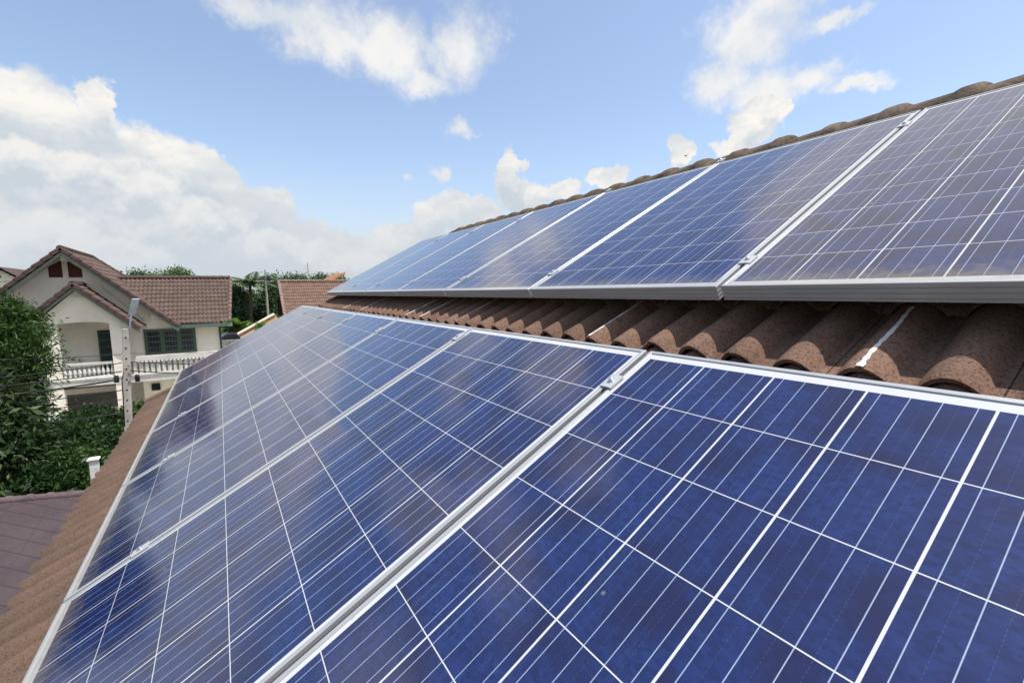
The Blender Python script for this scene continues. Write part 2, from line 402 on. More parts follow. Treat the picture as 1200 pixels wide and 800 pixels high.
# ------------------------------------------------------------------ solar panels
def panel_mat():
    mt, n, p = mat('cell_glass')
    uv = n.n('ShaderNodeUVMap').outputs[0]; x, y, _ = n.xyz(uv)      # one unit = one cell, (0,0) at the first cell corner
    ox = n.n('ShaderNodeObjectInfo').outputs['Random']
    fx = n.m('FRACT', x); fy = n.m('FRACT', y)
    inx = n.m('MULTIPLY', n.m('GREATER_THAN', x, 0.), n.m('LESS_THAN', x, 6.)); iny = n.m('MULTIPLY', n.m('GREATER_THAN', y, 0.), n.m('LESS_THAN', y, 10.))
    inside = n.m('MULTIPLY', inx, iny)
    ax = n.m('ABSOLUTE', n.m('SUBTRACT', fx, .5)); ay = n.m('ABSOLUTE', n.m('SUBTRACT', fy, .5))
    cell = n.m('MULTIPLY', n.m('LESS_THAN', ax, .5-.0115), n.m('LESS_THAN', ay, .5-.006))
    cell = n.m('MULTIPLY', cell, inside)
    # four busbars per cell
    bx = n.m('ABSOLUTE', n.m('SUBTRACT', n.m('FRACT', n.m('MULTIPLY', fx, 4.)), .5))
    bus = n.m('LESS_THAN', bx, .0165)
    # faint laser line halfway between them, dotted
    lx = n.m('ABSOLUTE', n.m('SUBTRACT', n.m('FRACT', n.m('ADD', n.m('MULTIPLY', fx, 4.), .5)), .5))
    laser = n.m('MULTIPLY', n.m('LESS_THAN', lx, .010), n.m('LESS_THAN', n.m('FRACT', n.m('MULTIPLY', fy, 24.)), .55))
    fing = n.m('ABSOLUTE', n.m('SUBTRACT', n.m('FRACT', n.m('MULTIPLY', fy, 66.)), .5))
    finger = n.m('LESS_THAN', fing, .06)
    ci = n.comb(n.m('FLOOR', x), n.m('FLOOR', y), n.m('MULTIPLY', ox, 91.))
    wn = n.n('ShaderNodeTexWhiteNoise', noise_dimensions='3D'); n.put(wn.inputs['Vector'], ci)
    cr = wn.outputs['Value']; cc = wn.outputs['Color']
    # crystal grains, different in each cell
    pc = n.v('ADD', n.comb(x, y, 0.), n.v('SCALE', cc, 17.))
    vor = n.n('ShaderNodeTexVoronoi', feature='F1'); n.put(vor.inputs['Vector'], n.v('MULTIPLY', pc, (1., 1.6, 1.))); vor.inputs['Scale'].default_value = 16; vor.inputs['Randomness'].default_value = 1
    gv = n.n('ShaderNodeSeparateColor'); n.put(gv.inputs[0], vor.outputs['Color'])
    grain = gv.outputs[0]
    cloudy = n.noise(pc, 1.5, 3, .5)
    blue = n.mix(grain, (.0036, .0105, .062), (.0085, .0225, .112))
    blue = n.mix(n.ss(cloudy, .40, .68), blue, (.0062, .0068, .042))
    blue = n.mix(n.m('MULTIPLY', cr, .30), blue, (.0075, .0095, .052))
    dust = n.noise(n.v('MULTIPLY', n.comb(x, y, ox), (1., 1., 13.)), 5.5, 8, .7)
    blue = n.mix(n.m('MULTIPLY', n.ss(dust, .5, .8), .12), blue, (.05, .075, .19))
    low_dirt = n.m('MULTIPLY', n.ss(n.m('ADD', y, n.m('MULTIPLY', n.m('SUBTRACT', dust, .5), 1.2)), .5, -.15), .5)
    drip = n.noise(n.comb(n.m('MULTIPLY', x, 7.), n.m('MULTIPLY', y, .35), n.m('MULTIPLY', ox, 31.)), 1., 5, .65)
    low_dirt = n.m('ADD', low_dirt, n.m('MULTIPLY', n.ss(drip, .58, .78), .10))
    blue = n.mix(n.m('MULTIPLY', finger, .10), blue, (.25, .30, .42))
    blue = n.mix(n.m('MULTIPLY', laser, .12), blue, (.20, .24, .36))
    busc = n.mix(bus, blue, (.27, .33, .43))
    c = n.mix(cell, (.50, .51, .51), busc)
    c = n.mix(low_dirt, c, (.19, .165, .13))
    # thin soil film, spots
    spot = n.n('ShaderNodeTexVoronoi', feature='F1'); n.put(spot.inputs['Vector'], n.comb(x, y, n.m('MULTIPLY', ox, 40.))); spot.inputs['Scale'].default_value = 1.1
    c = n.mix(n.m('MULTIPLY', n.m('LESS_THAN', spot.outputs['Distance'], .035), .35), c, (.28, .27, .23))
    n.put(p.inputs['Base Color'], c)
    p.inputs['Roughness'].default_value = .6; p.inputs['Specular IOR Level'].default_value = .0
    p.inputs['Coat Weight'].default_value = 1; p.inputs['Coat IOR'].default_value = 1.70
    rr = n.m('ADD', .085, n.m('MULTIPLY', n.ss(dust, .4, .8), .06)); n.put(p.inputs['Coat Roughness'], rr)
    return mt
mt_cell = panel_mat()
def alu_mat(name, col, rough, metal):
    mt, n, p = mat(name)
    oc = n.n('ShaderNodeTexCoord').outputs['Object']
    f = n.noise(n.v('MULTIPLY', oc, (3., .25, 9.)), 4, 6, .6); g2 = n.noise(oc, 2.3, 7, .7)
    c = n.mix(n.ss(f, .3, .7), tuple(x*.9 for x in col), col)
    c = n.mix(n.m('MULTIPLY', n.ss(g2, .52, .75), .35), c, (.42, .40, .36))
    n.put(p.inputs['Base Color'], c); p.inputs['Roughness'].default_value = rough; p.inputs['Metallic'].default_value = metal
    return mt
mt_frame = alu_mat('anodised_aluminium', (.40, .412, .425), .40, .3)
mt_clamp = alu_mat('clamp_aluminium', (.50, .52, .54), .40, .3)
mt_bolt = alu_mat('bolt_steel', (.62, .62, .62), .28, .9)
mt_back = simple('white_backsheet', (.7, .7, .7), .7, .03)
PW = .995; PT = .04
def frame_mesh(L):
    # (inset, height) around the closed section
    prof = [(.0105, -.0035), (.0105, -.0002), (.0096, .0006), (.0012, .0006), (0, -.0008), (0, -.0095), (.0035, -.0105), (.0035, -.0135), (0, -.0145), (0, -.0225),
            (.0035, -.0235), (.0035, -.0265), (0, -.0275), (0, -.0365), (.0035, -.0375), (.0035, -.0405), (0, -.0415), (0, -.0465), (.001, -.0475), (.028, -.0475), (.028, -.045), (.003, -.045), (.003, -.0075), (.0105, -.0075)]
    vs = []; fs = []; k = len(prof)
    for (i, h) in prof: vs += [(i, i, h), (PW-i, i, h), (PW-i, L-i, h), (i, L-i, h)]
    for a in range(k):
        b = (a+1) % k
        for j in range(4): fs.append((a*4+j, a*4+(j+1) % 4, b*4+(j+1) % 4, b*4+j))
    me = bpy.data.meshes.new('frame'); me.from_pydata(vs, [], [f[::-1] for f in fs]); me.update(); me.materials.append(mt_frame)
    return me
def glass_mesh(L):
    a = .0095; z = -.0022
    me = bpy.data.meshes.new('glass_sheet')
    me.from_pydata([(a, a, z), (PW-a, a, z), (PW-a, L-a, z), (a, L-a, z), (a, a, z-.005), (PW-a, a, z-.005), (PW-a, L-a, z-.005), (a, L-a, z-.005)], [],
                   [(0, 1, 2, 3), (7, 6, 5, 4), (0, 4, 5, 1), (1, 5, 6, 2), (2, 6, 7, 3), (3, 7, 4, 0)]); me.update()
    px = (.951+.003)/6; py = (L-.063+.003)/10; mx = (PW-.951)/2-.0015; my = .0315-.0015
    uvl = me.uv_layers.new(name='UVMap')
    for lp in me.loops:
        q = me.vertices[lp.vertex_index].co; uvl.data[lp.index].uv = ((q.x-mx)/px, (q.y-my)/py)
    me.materials.append(mt_cell); return me
ROT = Matrix(((-1, 0, 0), (0, VV[1], NN[1]), (0, VV[2], NN[2]))).to_euler()
LOW_V0, LOW_L, UP_V0, UP_L = -.025, 1.62, 1.947, 1.635
meshes = {'low': (frame_mesh(LOW_L), glass_mesh(LOW_L)), 'up': (frame_mesh(UP_L), glass_mesh(UP_L))}
lab_low = ['deep blue solar panel filling the lower right foreground, nearest of the lower row',
           'blue solar panel just beyond the broad foreground seam, second of the lower row',
           'solar panel half blue half cloud-grey, third from the near end of the lower row',
           'greyish solar panel in the middle, fourth from the near end of the lower row',
           'solar panel mirroring pale cloud, third from the far end of the lower row',
           'narrow looking grey solar panel, next to last at the far end of the lower row',
           'last solar panel at the far end of the lower row, nearest the white house']
lab_up = ['large grey violet solar panel at the right edge, nearest of the upper row',
          'blue violet solar panel left of the widest upper seam, second of the upper row',
          'bright blue solar panel with pale left part, third from near end of upper row',
          'hazy grey blue solar panel, fourth from the near end of the upper row',
          'blue solar panel third from the far end of the upper row, below the ridge',
          'slim looking blue solar panel next to last at the far end of the upper row',
          'last solar panel at the far end of the upper row, with the tapering tip']
def add_panel(kind, k, label):
    uo = 0 if kind == 'low' else .012
    u1 = k*1.01+uo-.0075          # far edge
    r = random.Random(k*7+len(kind))
    loc = W(u1, LOW_V0 if kind == 'low' else UP_V0, r.uniform(-.0012, .0012))
    o = bpy.data.objects.new('solar_panel', None); COL.objects.link(o); o.location = loc; o.rotation_euler = ROT; o.empty_display_size = .1
    tag(o, label, 'solar panel', 'panels of the lower row' if kind == 'low' else 'panels of the upper row')
    fm, gmh = meshes[kind]
    for nm, me in (('frame', fm), ('glass_sheet', gmh)):
        c = bpy.data.objects.new(nm, me); COL.objects.link(c); c.parent = o
for k in range(7): add_panel('low', k, lab_low[k])
for k in range(7): add_panel('up', k, lab_up[k])
# clamps over the seams
def make_clamp():
    pl = MB(); hx, hy = .020, .025
    pl.slab([(-hx, -hy, .0012), (hx, -hy, .0012), (hx, -hy, .0050), (.008, -hy, .0058), (-.008, -hy, .0058), (-hx, -hy, .0050)], (0, 2*hy, 0))
    pl.box((-.007, -hy+.001, -.037), (-.0045, hy-.001, .0011)); pl.box((.0045, -hy+.001, -.037), (.007, hy-.001, .0011))
    bo = MB(); bo.lathe([(.0085, .0058), (.0085, .0075), (.0062, .0076), (.0062, .0125), (.005, .0135)], (0, 0, 0), 12)
    return pl, bo
pl, bo = make_clamp()
pm = pl.build('tmp', mt_clamp); bm_ = bo.build('tmp', mt_bolt, smooth=False)
pmesh, bmesh_ = pm.data, bm_.data; bpy.data.objects.remove(pm); bpy.data.objects.remove(bm_)
ordn = ['first', 'second', 'third', 'fourth', 'fifth', 'sixth']
def add_clamp(u, v, label):
    o = bpy.data.objects.new('panel_clamp', None); COL.objects.link(o); o.location = W(u, v, 0); o.rotation_euler = ROT; o.empty_display_size = .03
    tag(o, label, 'clamp', 'clamps over the panel seams')
    for nm, me in (('plate', pmesh), ('bolt', bmesh_)):
        c = bpy.data.objects.new(nm, me); COL.objects.link(c); c.parent = o
jv = [0, .065, -.003, .02, .0, .01]
for k in range(6):
    add_clamp(k*1.01-.0, 1.445+jv[k], 'bolted clamp near the top of the %s seam from the near end, lower row' % ordn[k])
    add_clamp(k*1.01-.0, .20, 'bolted clamp near the bottom of the %s seam from the near end, lower row' % ordn[k])
    add_clamp(k*1.01+.012, 2.115, 'bolted clamp near the bottom of the %s seam from the near end, upper row' % ordn[k])
    add_clamp(k*1.01+.012, 3.372+.25*(k in (1, 2)), 'bolted clamp near the top of the %s seam from the near end, upper row' % ordn[k])
# rails
for (v, lb) in ((.20, 'aluminium rail under the lower edge of the lower panel row'), (1.455, 'aluminium rail under the top edge of the lower panel row'),
                (2.115, 'aluminium rail under the lower edge of the upper panel row'), (3.42, 'aluminium rail under the top edge of the upper panel row')):
    mb = MB(); mb.slab([W(-1.2, v-.02, -.086), W(-1.2, v+.02, -.086), W(-1.2, v+.02, -.0505), W(-1.2, v+.006, -.0505), W(-1.2, v+.006, -.060), W(-1.2, v-.006, -.060), W(-1.2, v-.006, -.0505), W(-1.2, v-.02, -.0505)], XX*(7.2))
    rl = mb.build('mounting_rail', mt_clamp, None, loc=tuple(W(0, v, -.08)))
    tag(rl, lb, 'rail', 'rails under the solar panels')
    for u in (-.9, .6, 2.1, 3.6, 5.1, 5.9):
        ft = MB(); ft.slab([W(u-.02, v-.025, -.118), W(u+.02, v-.025, -.118), W(u+.02, v-.025, -.0865), W(u-.02, v-.025, -.0865)], VV*.05)
        f_o = ft.build('foot', mt_clamp, None, loc=tuple(W(0, v, -.08))); f_o.parent = rl; f_o.location = (0, 0, 0)

# ------------------------------------------------------------------ purple lower roof
def atz(x, y, z):
    r = ray(x, y); return CP+r*((z-CP[2])/r[2])
def atX(x, y, X):
    r = ray(x, y); return CP+r*((X-CP[0])/r[0])
low = thing('low_annex', 'low annex with a flat purple-grey tiled roof below the eave at left', 'building', (9.5, 3, GZ))
ra = atz(-60, 592, -2.79); rb = atz(112, 577, -2.79)
rd = (rb-ra)/np.linalg.norm(rb-ra); rp = np.array([rd[1], -rd[0], 0]); rp = rp if rp[0] < 0 else -rp
rp = rp+np.array([0, 0, -math.tan(math.radians(5))]); rp /= np.linalg.norm(rp)
mt_low, n, p = mat('purple_tile')
ps = n.n('ShaderNodeNewGeometry').outputs['Position']
q = n.v('SUBTRACT', ps, tuple(map(float, ra)))
# oblique courses and side laps
dA = np.array([math.cos(math.radians(44)), math.sin(math.radians(44)), 0]); nA = np.array([-dA[1], dA[0], 0])
nB = np.array([0., 1, 0])
a_ = n.m('DIVIDE', n.v('DOT_PRODUCT', q, tuple(map(float, nA))), .265); b_ = n.m('DIVIDE', n.v('DOT_PRODUCT', q, tuple(map(float, nB))), .62)
la = n.m('ABSOLUTE', n.m('SUBTRACT', n.m('FRACT', a_), .5)); lb = n.m('ABSOLUTE', n.m('SUBTRACT', n.m('FRACT', b_), .5))
rib = n.m('ABSOLUTE', n.m('SUBTRACT', n.m('FRACT', n.m('MULTIPLY', a_, 4.)), .5))
f1 = n.noise(q, 1.6, 8, .65); f2 = n.noise(q, 40, 5, .7)
c = n.mix(n.ss(f1, .3, .7), (.050, .036, .038), (.072, .050, .053))
c = n.mix(n.m('MULTIPLY', n.ss(f2, .5, .66), .6), c, (.024, .02, .022))
c = n.mix(n.m('MULTIPLY', n.m('LESS_THAN', la, .03), .85), c, (.022, .018, .02))
c = n.mix(n.m('MULTIPLY', n.m('LESS_THAN', lb, .022), .55), c, (.04, .034, .036))
n.put(p.inputs['Base Color'], c); p.inputs['Roughness'].default_value = .6
b = n.n('ShaderNodeBump'); b.inputs['Strength'].default_value = .5; b.inputs['Distance'].default_value = .02
n.put(b.inputs['Height'], n.m('ADD', n.m('MULTIPLY', rib, 1.1), n.m('MULTIPLY', n.m('LESS_THAN', la, .03), -.8))); n.put(p.inputs['Normal'], b.outputs[0])
mb = MB(); A0 = ra-rd*4; B0 = rb+rd*1.2
mb.slab([A0, B0, B0+rp*6.2, A0+rp*6.2], (0, 0, -.05)); lr = mb.build('roof', mt_low, low)
mt_lowridge = simple('purple_ridge', (.09, .062, .066), .8, .2, 8, .3)
L = np.linalg.norm(B0-A0); d = 0
while d < L-.1:
    mb = MB(); vs = []; K = 11
    prof = [(0, .082), (.05, .082), (.065, .068), (.34, .062)]
    for dd, rr in prof:
        for a in np.linspace(0, math.pi, K):
            vs.append(A0+rd*(d+dd)+np.array([-rd[1], rd[0], 0])*rr*1.25*math.cos(a)+np.array([0, 0, 1])*(rr*math.sin(a)+.0))
    mb.add(vs, [(i*K+j, i*K+j+1, (i+1)*K+j+1, (i+1)*K+j) for i in range(3) for j in range(K-1)])
    mb.build('ridge_tile', mt_lowridge, lr, smooth=True); d += .325
mb = MB(); q0 = A0+rd*.3+rp*.15; q1 = B0-rd*.3+rp*.15; q2 = q1+rp*5.7; q3 = q0+rp*5.7
mb.add([q0-[0, 0, .06], q1-[0, 0, .06], q2-[0, 0, .06], q3-[0, 0, .06]]+[(t[0], t[1], GZ) for t in (q0, q1, q2, q3)], [(0, 1, 5, 4), (1, 2, 6, 5), (2, 3, 7, 6), (3, 0, 4, 7)])
mb.build('wall', mt_wall, low)

# gate post
mt_post = simple('white_cement', (.66, .66, .62), .8, .08, 5, .1, dirt=((.3, .3, .27), .5))
pc = atX(110.5, 545, 11.5); pt = thing('gate_post', 'white square gate post with a moulded cap beside the roof eave', 'post', (pc[0], pc[1], GZ))
zt = atX(110.5, 536, 11.5)[2]
mb = MB(); mb.box((pc[0]-.07, pc[1]-.07, GZ), (pc[0]+.07, pc[1]+.07, zt-.06)); mb.build('shaft', mt_post, pt, bevel=.01)
mb = MB()
for z0, z1, e in ((-.059, -.037, .083), (-.036, -.014, .098), (-.013, .0, .082)): mb.box((pc[0]-e, pc[1]-e, zt+z0), (pc[0]+e, pc[1]+e, zt+z1))
mb.build('cap', mt_post, pt, bevel=.006)

# ------------------------------------------------------------------ white house
XM = 25.5
wh = thing('white_house', 'two-storey cream house with a reddish tiled roof, gables and white balcony', 'house', (XM, 3, GZ))
mt_cream = simple('cream_paint', (.86, .80, .69), .8, .04, 1.2, .05, dirt=((.50, .46, .38), .35))
mt_white = simple('white_paint', (.60, .585, .54), .7, .06, 3, .05, dirt=((.34, .32, .28), .65))
mt_green = simple('green_paint', (.07, .115, .083), .5, .1, 6)
mt_gtrim = simple('grey_green_trim', (.22, .27, .225), .6, .1, 6)
mt_dark = simple('dark_glass', (.025, .03, .035), .12, .2, 4, spec=.6)
mt_door = simple('dark_green_door', (.015, .03, .028), .5, .15, 6)
mt_vent = simple('dark_red_board', (.085, .02, .018), .7, .15, 6)
mt_in = simple('interior_shade', (.10, .095, .085), .9)  # shade of the ground-floor interior put into the colour
mt_curt = simple('grey_curtain', (.16, .17, .19), .9, .3, 12)
YR, YL = -.32, 8.1
mb = MB()
mb.box((XM, YR, -2.6), (33, YL, -.46))
mb.slab([(XM+.002, 1.2, -.461), (XM+.002, 8.3, -.461), (XM+.002, 4.78, 2.68)], (7, 0, 0))
mb.slab([(XM+.3, YR+.003, -.461), (XM+5, YR+.003, -.461), (28.0, YR+.003, 1.6)], (0, 3, 0))
mb.box((27.5, YR, GZ), (33, YL, -2.601))
mb.box((25.6, 1.25, GZ), (27.499, 2.75, -2.602))
mb.build('wall', mt_cream, wh)
# roofs
def pitch_frame(eaveO, U, V):
    U = np.array(U, float); V = np.array(V, float); U /= np.linalg.norm(U); V /= np.linalg.norm(V)
    Nn = np.cross(U, V); 
    if Nn[2] < 0: Nn = -Nn
    return np.array(eaveO, float), U, V, Nn
RC = ((.112, .079, .064), (.042, .03, .026), (.075, .054, .048))
def add_roof(name, parent, O, U, V, ulen, vlen, rc=RC, seed=1, keep=None, spb=5, amp=.045, pitch=.165, gauge=.34):
    O, U, V, Nn = pitch_frame(O, U, V)
    mt = tile_mat(name+'_tile', *rc, (O, U, V, gauge, 0), .35, False)
    v_, f_, s_ = tile_sheet(O, U, V, Nn, 0, ulen, 0, vlen, pitch=pitch, gauge=gauge, amp=amp, step=.035, spb=spb, thick=.02, seed=seed, keep=keep, jit=.006)
    return npmesh('roof', v_, f_, mt, parent, s_), (O, U, V, Nn), mt
# main gable
AP = np.array([24.7, 4.80, 2.80]); RE = np.array([24.7, 1.20, -.50]); LE = np.array([24.7, 8.40, -.50])
sl_len = float(np.linalg.norm(AP-RE))
ridge_len = 30.2-24.7
keepR = lambda u, v: u < ridge_len+(sl_len-v)*.9
r1, fr, mtr = add_roof('gable_right', wh, RE, (1, 0, 0), AP-RE, 7.6, sl_len, seed=11, keep=keepR)
r2_, fr2, _ = add_roof('gable_left', wh, LE, (1, 0, 0), AP-LE, 7.6, sl_len, seed=12, keep=keepR)
mt_verge = simple('verge_tile_dark', (.085, .052, .048), .85, .2, 5, .3)
def verge(parent, p0, p1, n, wd=.16, hh=.11, back=.30, mtv=None, xo=0):
    p0 = np.array(p0, float); p1 = np.array(p1, float); mb = MB(); d = (p1-p0)/n
    dl = d/np.linalg.norm(d); nn = np.array([0, -dl[2], dl[1]]); nn = nn if nn[2] > 0 else -nn
    for i in range(n):
        a = p0+d*i; b = a+d*1.06
        for (s, e, up) in ((a, b, 0),):
            s1 = s+nn*(.075); e1 = e+nn*.045
            mb.slab([s1+[-.05, 0, 0], s1-nn*hh+[-.05, 0, 0], e1-nn*hh+[-.05, 0, 0], e1+[-.05, 0, 0]], (.05, 0, 0))
            vs = []
            for q, r0 in ((s1, 1.08), (e1, .95)):
                for t in np.linspace(0, math.pi, 7): vs.append(q+np.array([wd/2-.05-wd/2*math.cos(t)*r0, 0, 0])+nn*(.05*math.sin(t)*r0))
            mb.add(vs, [(j, j+1, 8+j, 7+j) for j in range(6)]+[tuple(range(7))])
    return mb.build('verge', mtv or mt_verge, parent)
verge(r1, RE, AP, 13); verge(r2_, LE, AP, 13)
def barge(parent, p0, p1, drop, hgt, xf, th=.05, m_=None):
    p0 = np.array(p0, float); p1 = np.array(p1, float); mb = MB()
    a = np.array([xf, p0[1], p0[2]-drop]); b = np.array([xf, p1[1], p1[2]-drop])
    mb.slab([a, b, b-[0, 0, hgt], a-[0, 0, hgt]], (th, 0, 0)); return mb.build('bargeboard', m_ or mt_gtrim, parent)
barge(wh, RE, AP, .10, .13, 24.74); barge(wh, LE, AP, .10, .13, 24.74)
def soffit(parent, p0, p1, x0, x1, drop, m_):
    mb = MB(); a = np.array(p0, float); b = np.array(p1, float)
    mb.slab([(x0, a[1], a[2]-drop), (x0, b[1], b[2]-drop), (x0, b[1], b[2]-drop-.02), (x0, a[1], a[2]-drop-.02)], (x1-x0, 0, 0)); return mb.build('soffit', m_, parent)
soffit(wh, RE, AP, 24.80, 25.49, .13, mt_white); soffit(wh, LE, AP, 24.80, 25.49, .13, mt_white)
# ridge of main gable
def ridge_row(parent, a, b, n, rad=.11, m_=None):
    a = np.array(a, float); b = np.array(b, float); d = (b-a)/n; dl = d/np.linalg.norm(d)
    sd = np.cross(dl, [0, 0, 1.]); sd /= np.linalg.norm(sd); up = np.cross(sd, dl); mb = MB(); K = 7
    for i in range(n):
        s = a+d*i; vs = []
        for q, r0 in ((s, 1.15), (s+d*.25, 1.12), (s+d*1.05, .95)):
            for t in np.linspace(0, math.pi, K): vs.append(q+sd*rad*r0*math.cos(t)+up*(rad*r0*math.sin(t)-.02))
        mb.add(vs, [(i2*K+j, i2*K+j+1, (i2+1)*K+j+1, (i2+1)*K+j) for i2 in range(2) for j in range(K-1)]+[tuple(range(K))])
    return mb.build('ridge_cap', m_ or mt_verge, parent)
ridge_row(r1, AP+[0, 0, .05], (30.2, 4.80, 2.85), 17)
ridge_row(r1, (30.2, 4.80, 2.85), RE+np.array([ridge_len+sl_len*.9, 0, .05]), 15)
# wing roof facing the camera
WE = np.array([24.85, -1.0, -.40]); WR = np.array([28.0, -1.0, 1.72])
w1, frw, _ = add_roof('wing', wh, WE, (0, 1, 0), WR-WE, 5.6, float(np.linalg.norm(WR-WE)), seed=14, keep=lambda u, v: .28*(1-v/3.8) < u < 2.35+v/3.8*2.4)
WB = np.array([31.2, -1.0, -.40]); w2, _, _ = add_roof('wing_back', wh, WB, (0, 1, 0), WR-WB, 5.6, float(np.linalg.norm(WR-WB)), seed=15, spb=3)
ridge_row(w1, WR+[0, .0, .05], WR+[0, 5.4, .05], 17)
mb = MB()
WE2 = WE+np.array([0, .26, 0]); d = (WR-WE2)/11
for i in range(11):
    a = WE2+d*i; vs = []
    for q, rr in ((a+[0, 0, .05], .085), (a+d*1.05+[0, 0, .02], .07)):
        for t in np.linspace(0, math.pi, 7): vs.append(q+np.array([0, -rr*math.cos(t)-.03, rr*math.sin(t)]))
    mb.add(vs, [(j, j+1, 8+j, 7+j) for j in range(6)]+[tuple(range(7))])
mb.build('verge', simple('verge_tile_red', (.14, .092, .08), .85, .2, 5, .3), w1)
mb = MB(); mb.slab([(24.9, -.88, -.43), (24.9, -.88, -.60), (24.95, -.88, -.60), (24.95, -.88, -.43)], (0, 2.35, 0)); mb.build('fascia', mt_gtrim, wh)
mb = MB(); mb.box((24.96, -.88, -.60), (25.495, 1.4, -.575)); mb.build('soffit', mt_gtrim, wh)
mb = MB(); mb.tube([(25.42, -.36, -.6), (25.42, -.36, GZ)], .045, 8); mb.build('downpipe', mt_green, wh, smooth=True)
# porch
XP = 24.05
PA = np.array([23.7, 4.37, 1.36]); PR = np.array([23.7, 2.44, -.46]); PL = np.array([23.7, 6.30, -.46])
sp = float(np.linalg.norm(PA-PR))
p1_, _, _ = add_roof('porch_right', wh, PR, (1, 0, 0), PA-PR, 1.78, sp, seed=16)
p2_, _, _ = add_roof('porch_left', wh, PL, (1, 0, 0), PA-PL, 1.78, sp, seed=17)
verge(p1_, PR, PA, 8); verge(p2_, PL, PA, 8)
barge(wh, PR, PA, .09, .12, 23.76); barge(wh, PL, PA, .09, .12, 23.76)
soffit(wh, PR, PA, 23.82, 24.045, .12, mt_white); soffit(wh, PL, PA, 23.82, 24.045, .12, mt_white)
ridge_row(p1_, PA+[0, 0, .05], PA+[1.78, 0, .05], 6)
# flashing ledge along the right porch slope
mb = MB(); a = PR+np.array([1.74, 0, .22]); b = PA+np.array([1.74, -.55, -.10+.05])
mb.slab([a, b, b+[0, 0, .05], a+[0, 0, .05]], (.06, 0, 0)); mb.build('flashing', mt_white, wh)
# porch gable with arch
mb = MB(); AY0, AY1 = 3.46, 5.06
arch = [(XP, AY0+(AY1-AY0)*t, -.20+.085*math.sin(math.pi*t)**.7) for t in np.linspace(0, 1, 15)]
mb.slab([(XP, 2.95, -.30), (XP, AY0, -.20)]+arch[1:-1]+[(XP, AY1, -.20), (XP, 5.55, -.30), (XP, 5.75, -.20), (XP, 4.37, 1.16), (XP, 2.98, -.16)], (.2, 0, 0))
for y0, y1 in ((3.07, AY0), (AY1, 5.5)): mb.box((XP+.001, y0, GZ), (XP+.30, y1, -.201))
mb.build('porch', mt_cream, wh)
mb = MB(); mb.box((XP+.205, 3.10, -.13), (XM-.003, 5.48, -.09)); mb.build('porch_ceiling', mt_white, wh)
mb = MB(); mb.box((XP-.02, 3.0, -2.72), (XM-.002, 5.9, -2.40)); mb.box((XP-.05, 3.2, -2.46), (XP+.1, 5.9, -2.39)); mb.build('porch_floor', mt_white, wh)
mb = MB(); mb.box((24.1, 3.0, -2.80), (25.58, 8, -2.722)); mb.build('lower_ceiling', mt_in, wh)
def baluster_row(y0, y1, x, zb, zt, n, name='balustrade'):
    mb = MB(); mb.box((x-.07, y0, zt-.09), (x+.07, y1, zt)); mb.box((x-.06, y0, zb), (x+.06, y1, zb+.06))
    H = zt-.09-zb-.06
    for i in range(n):
        y = y0+(y1-y0)*(i+.5)/n
        mb.lathe([(.045, 0), (.05, .04*H), (.03, .1*H), (.062, .32*H), (.05, .5*H), (.028, .72*H), (.028, .85*H), (.045, .93*H), (.045, H)], (x, y, zb+.06), 8)
    return mb.build(name, mt_white, wh)
baluster_row(AY0, AY1, XP+.12, -2.40, -1.78, 11)
# door
mb = MB(); mb.box((XM-.05, 3.62, -2.40), (XM-.001, 4.10, -.56)); dr = mb.build('door', mt_door, wh)
mb = MB()
for y0, y1, z0, z1 in ((3.62, 3.67, -2.4, -.56), (4.05, 4.10, -2.4, -.56)): mb.box((XM-.08, y0, z0), (XM-.051, y1, z1))
for i in range(6): mb.box((XM-.075, 3.671, -2.2+i*.3), (XM-.051, 4.049, -2.17+i*.3))
mb.build('frame', mt_green, dr)
# balcony on the right
mb = MB(); mb.box((24.35, -.32, -2.78), (XM-.002, 3.06, -2.42)); mb.box((24.30, -.32, -2.50), (24.349, 3.06, -2.43)); mb.build('balcony_floor', mt_white, wh)
mb = MB(); mb.box((24.30, -.32, -1.90), (24.50, 3.05, -1.69))
for i in range(24): mb.tube([(24.30+.0, -.25+i*.14, -1.91), (24.40, -.25+i*.14, -1.94)], .05, 6)
mb.build('balcony_rail', mt_white, wh)
mb = MB()
for i in range(17):
    y = -.22+i*.198; mb.box((24.36, y, -2.42), (24.44, y+.12, -1.901))
mb.build('balcony_slats', mt_white, wh)
mb = MB(); mb.box((24.47, -.3, -2.42), (24.50, 3.05, -1.901)); mb.build('balcony_screen', simple('grey_screen', (.66, .63, .56), .8), wh)
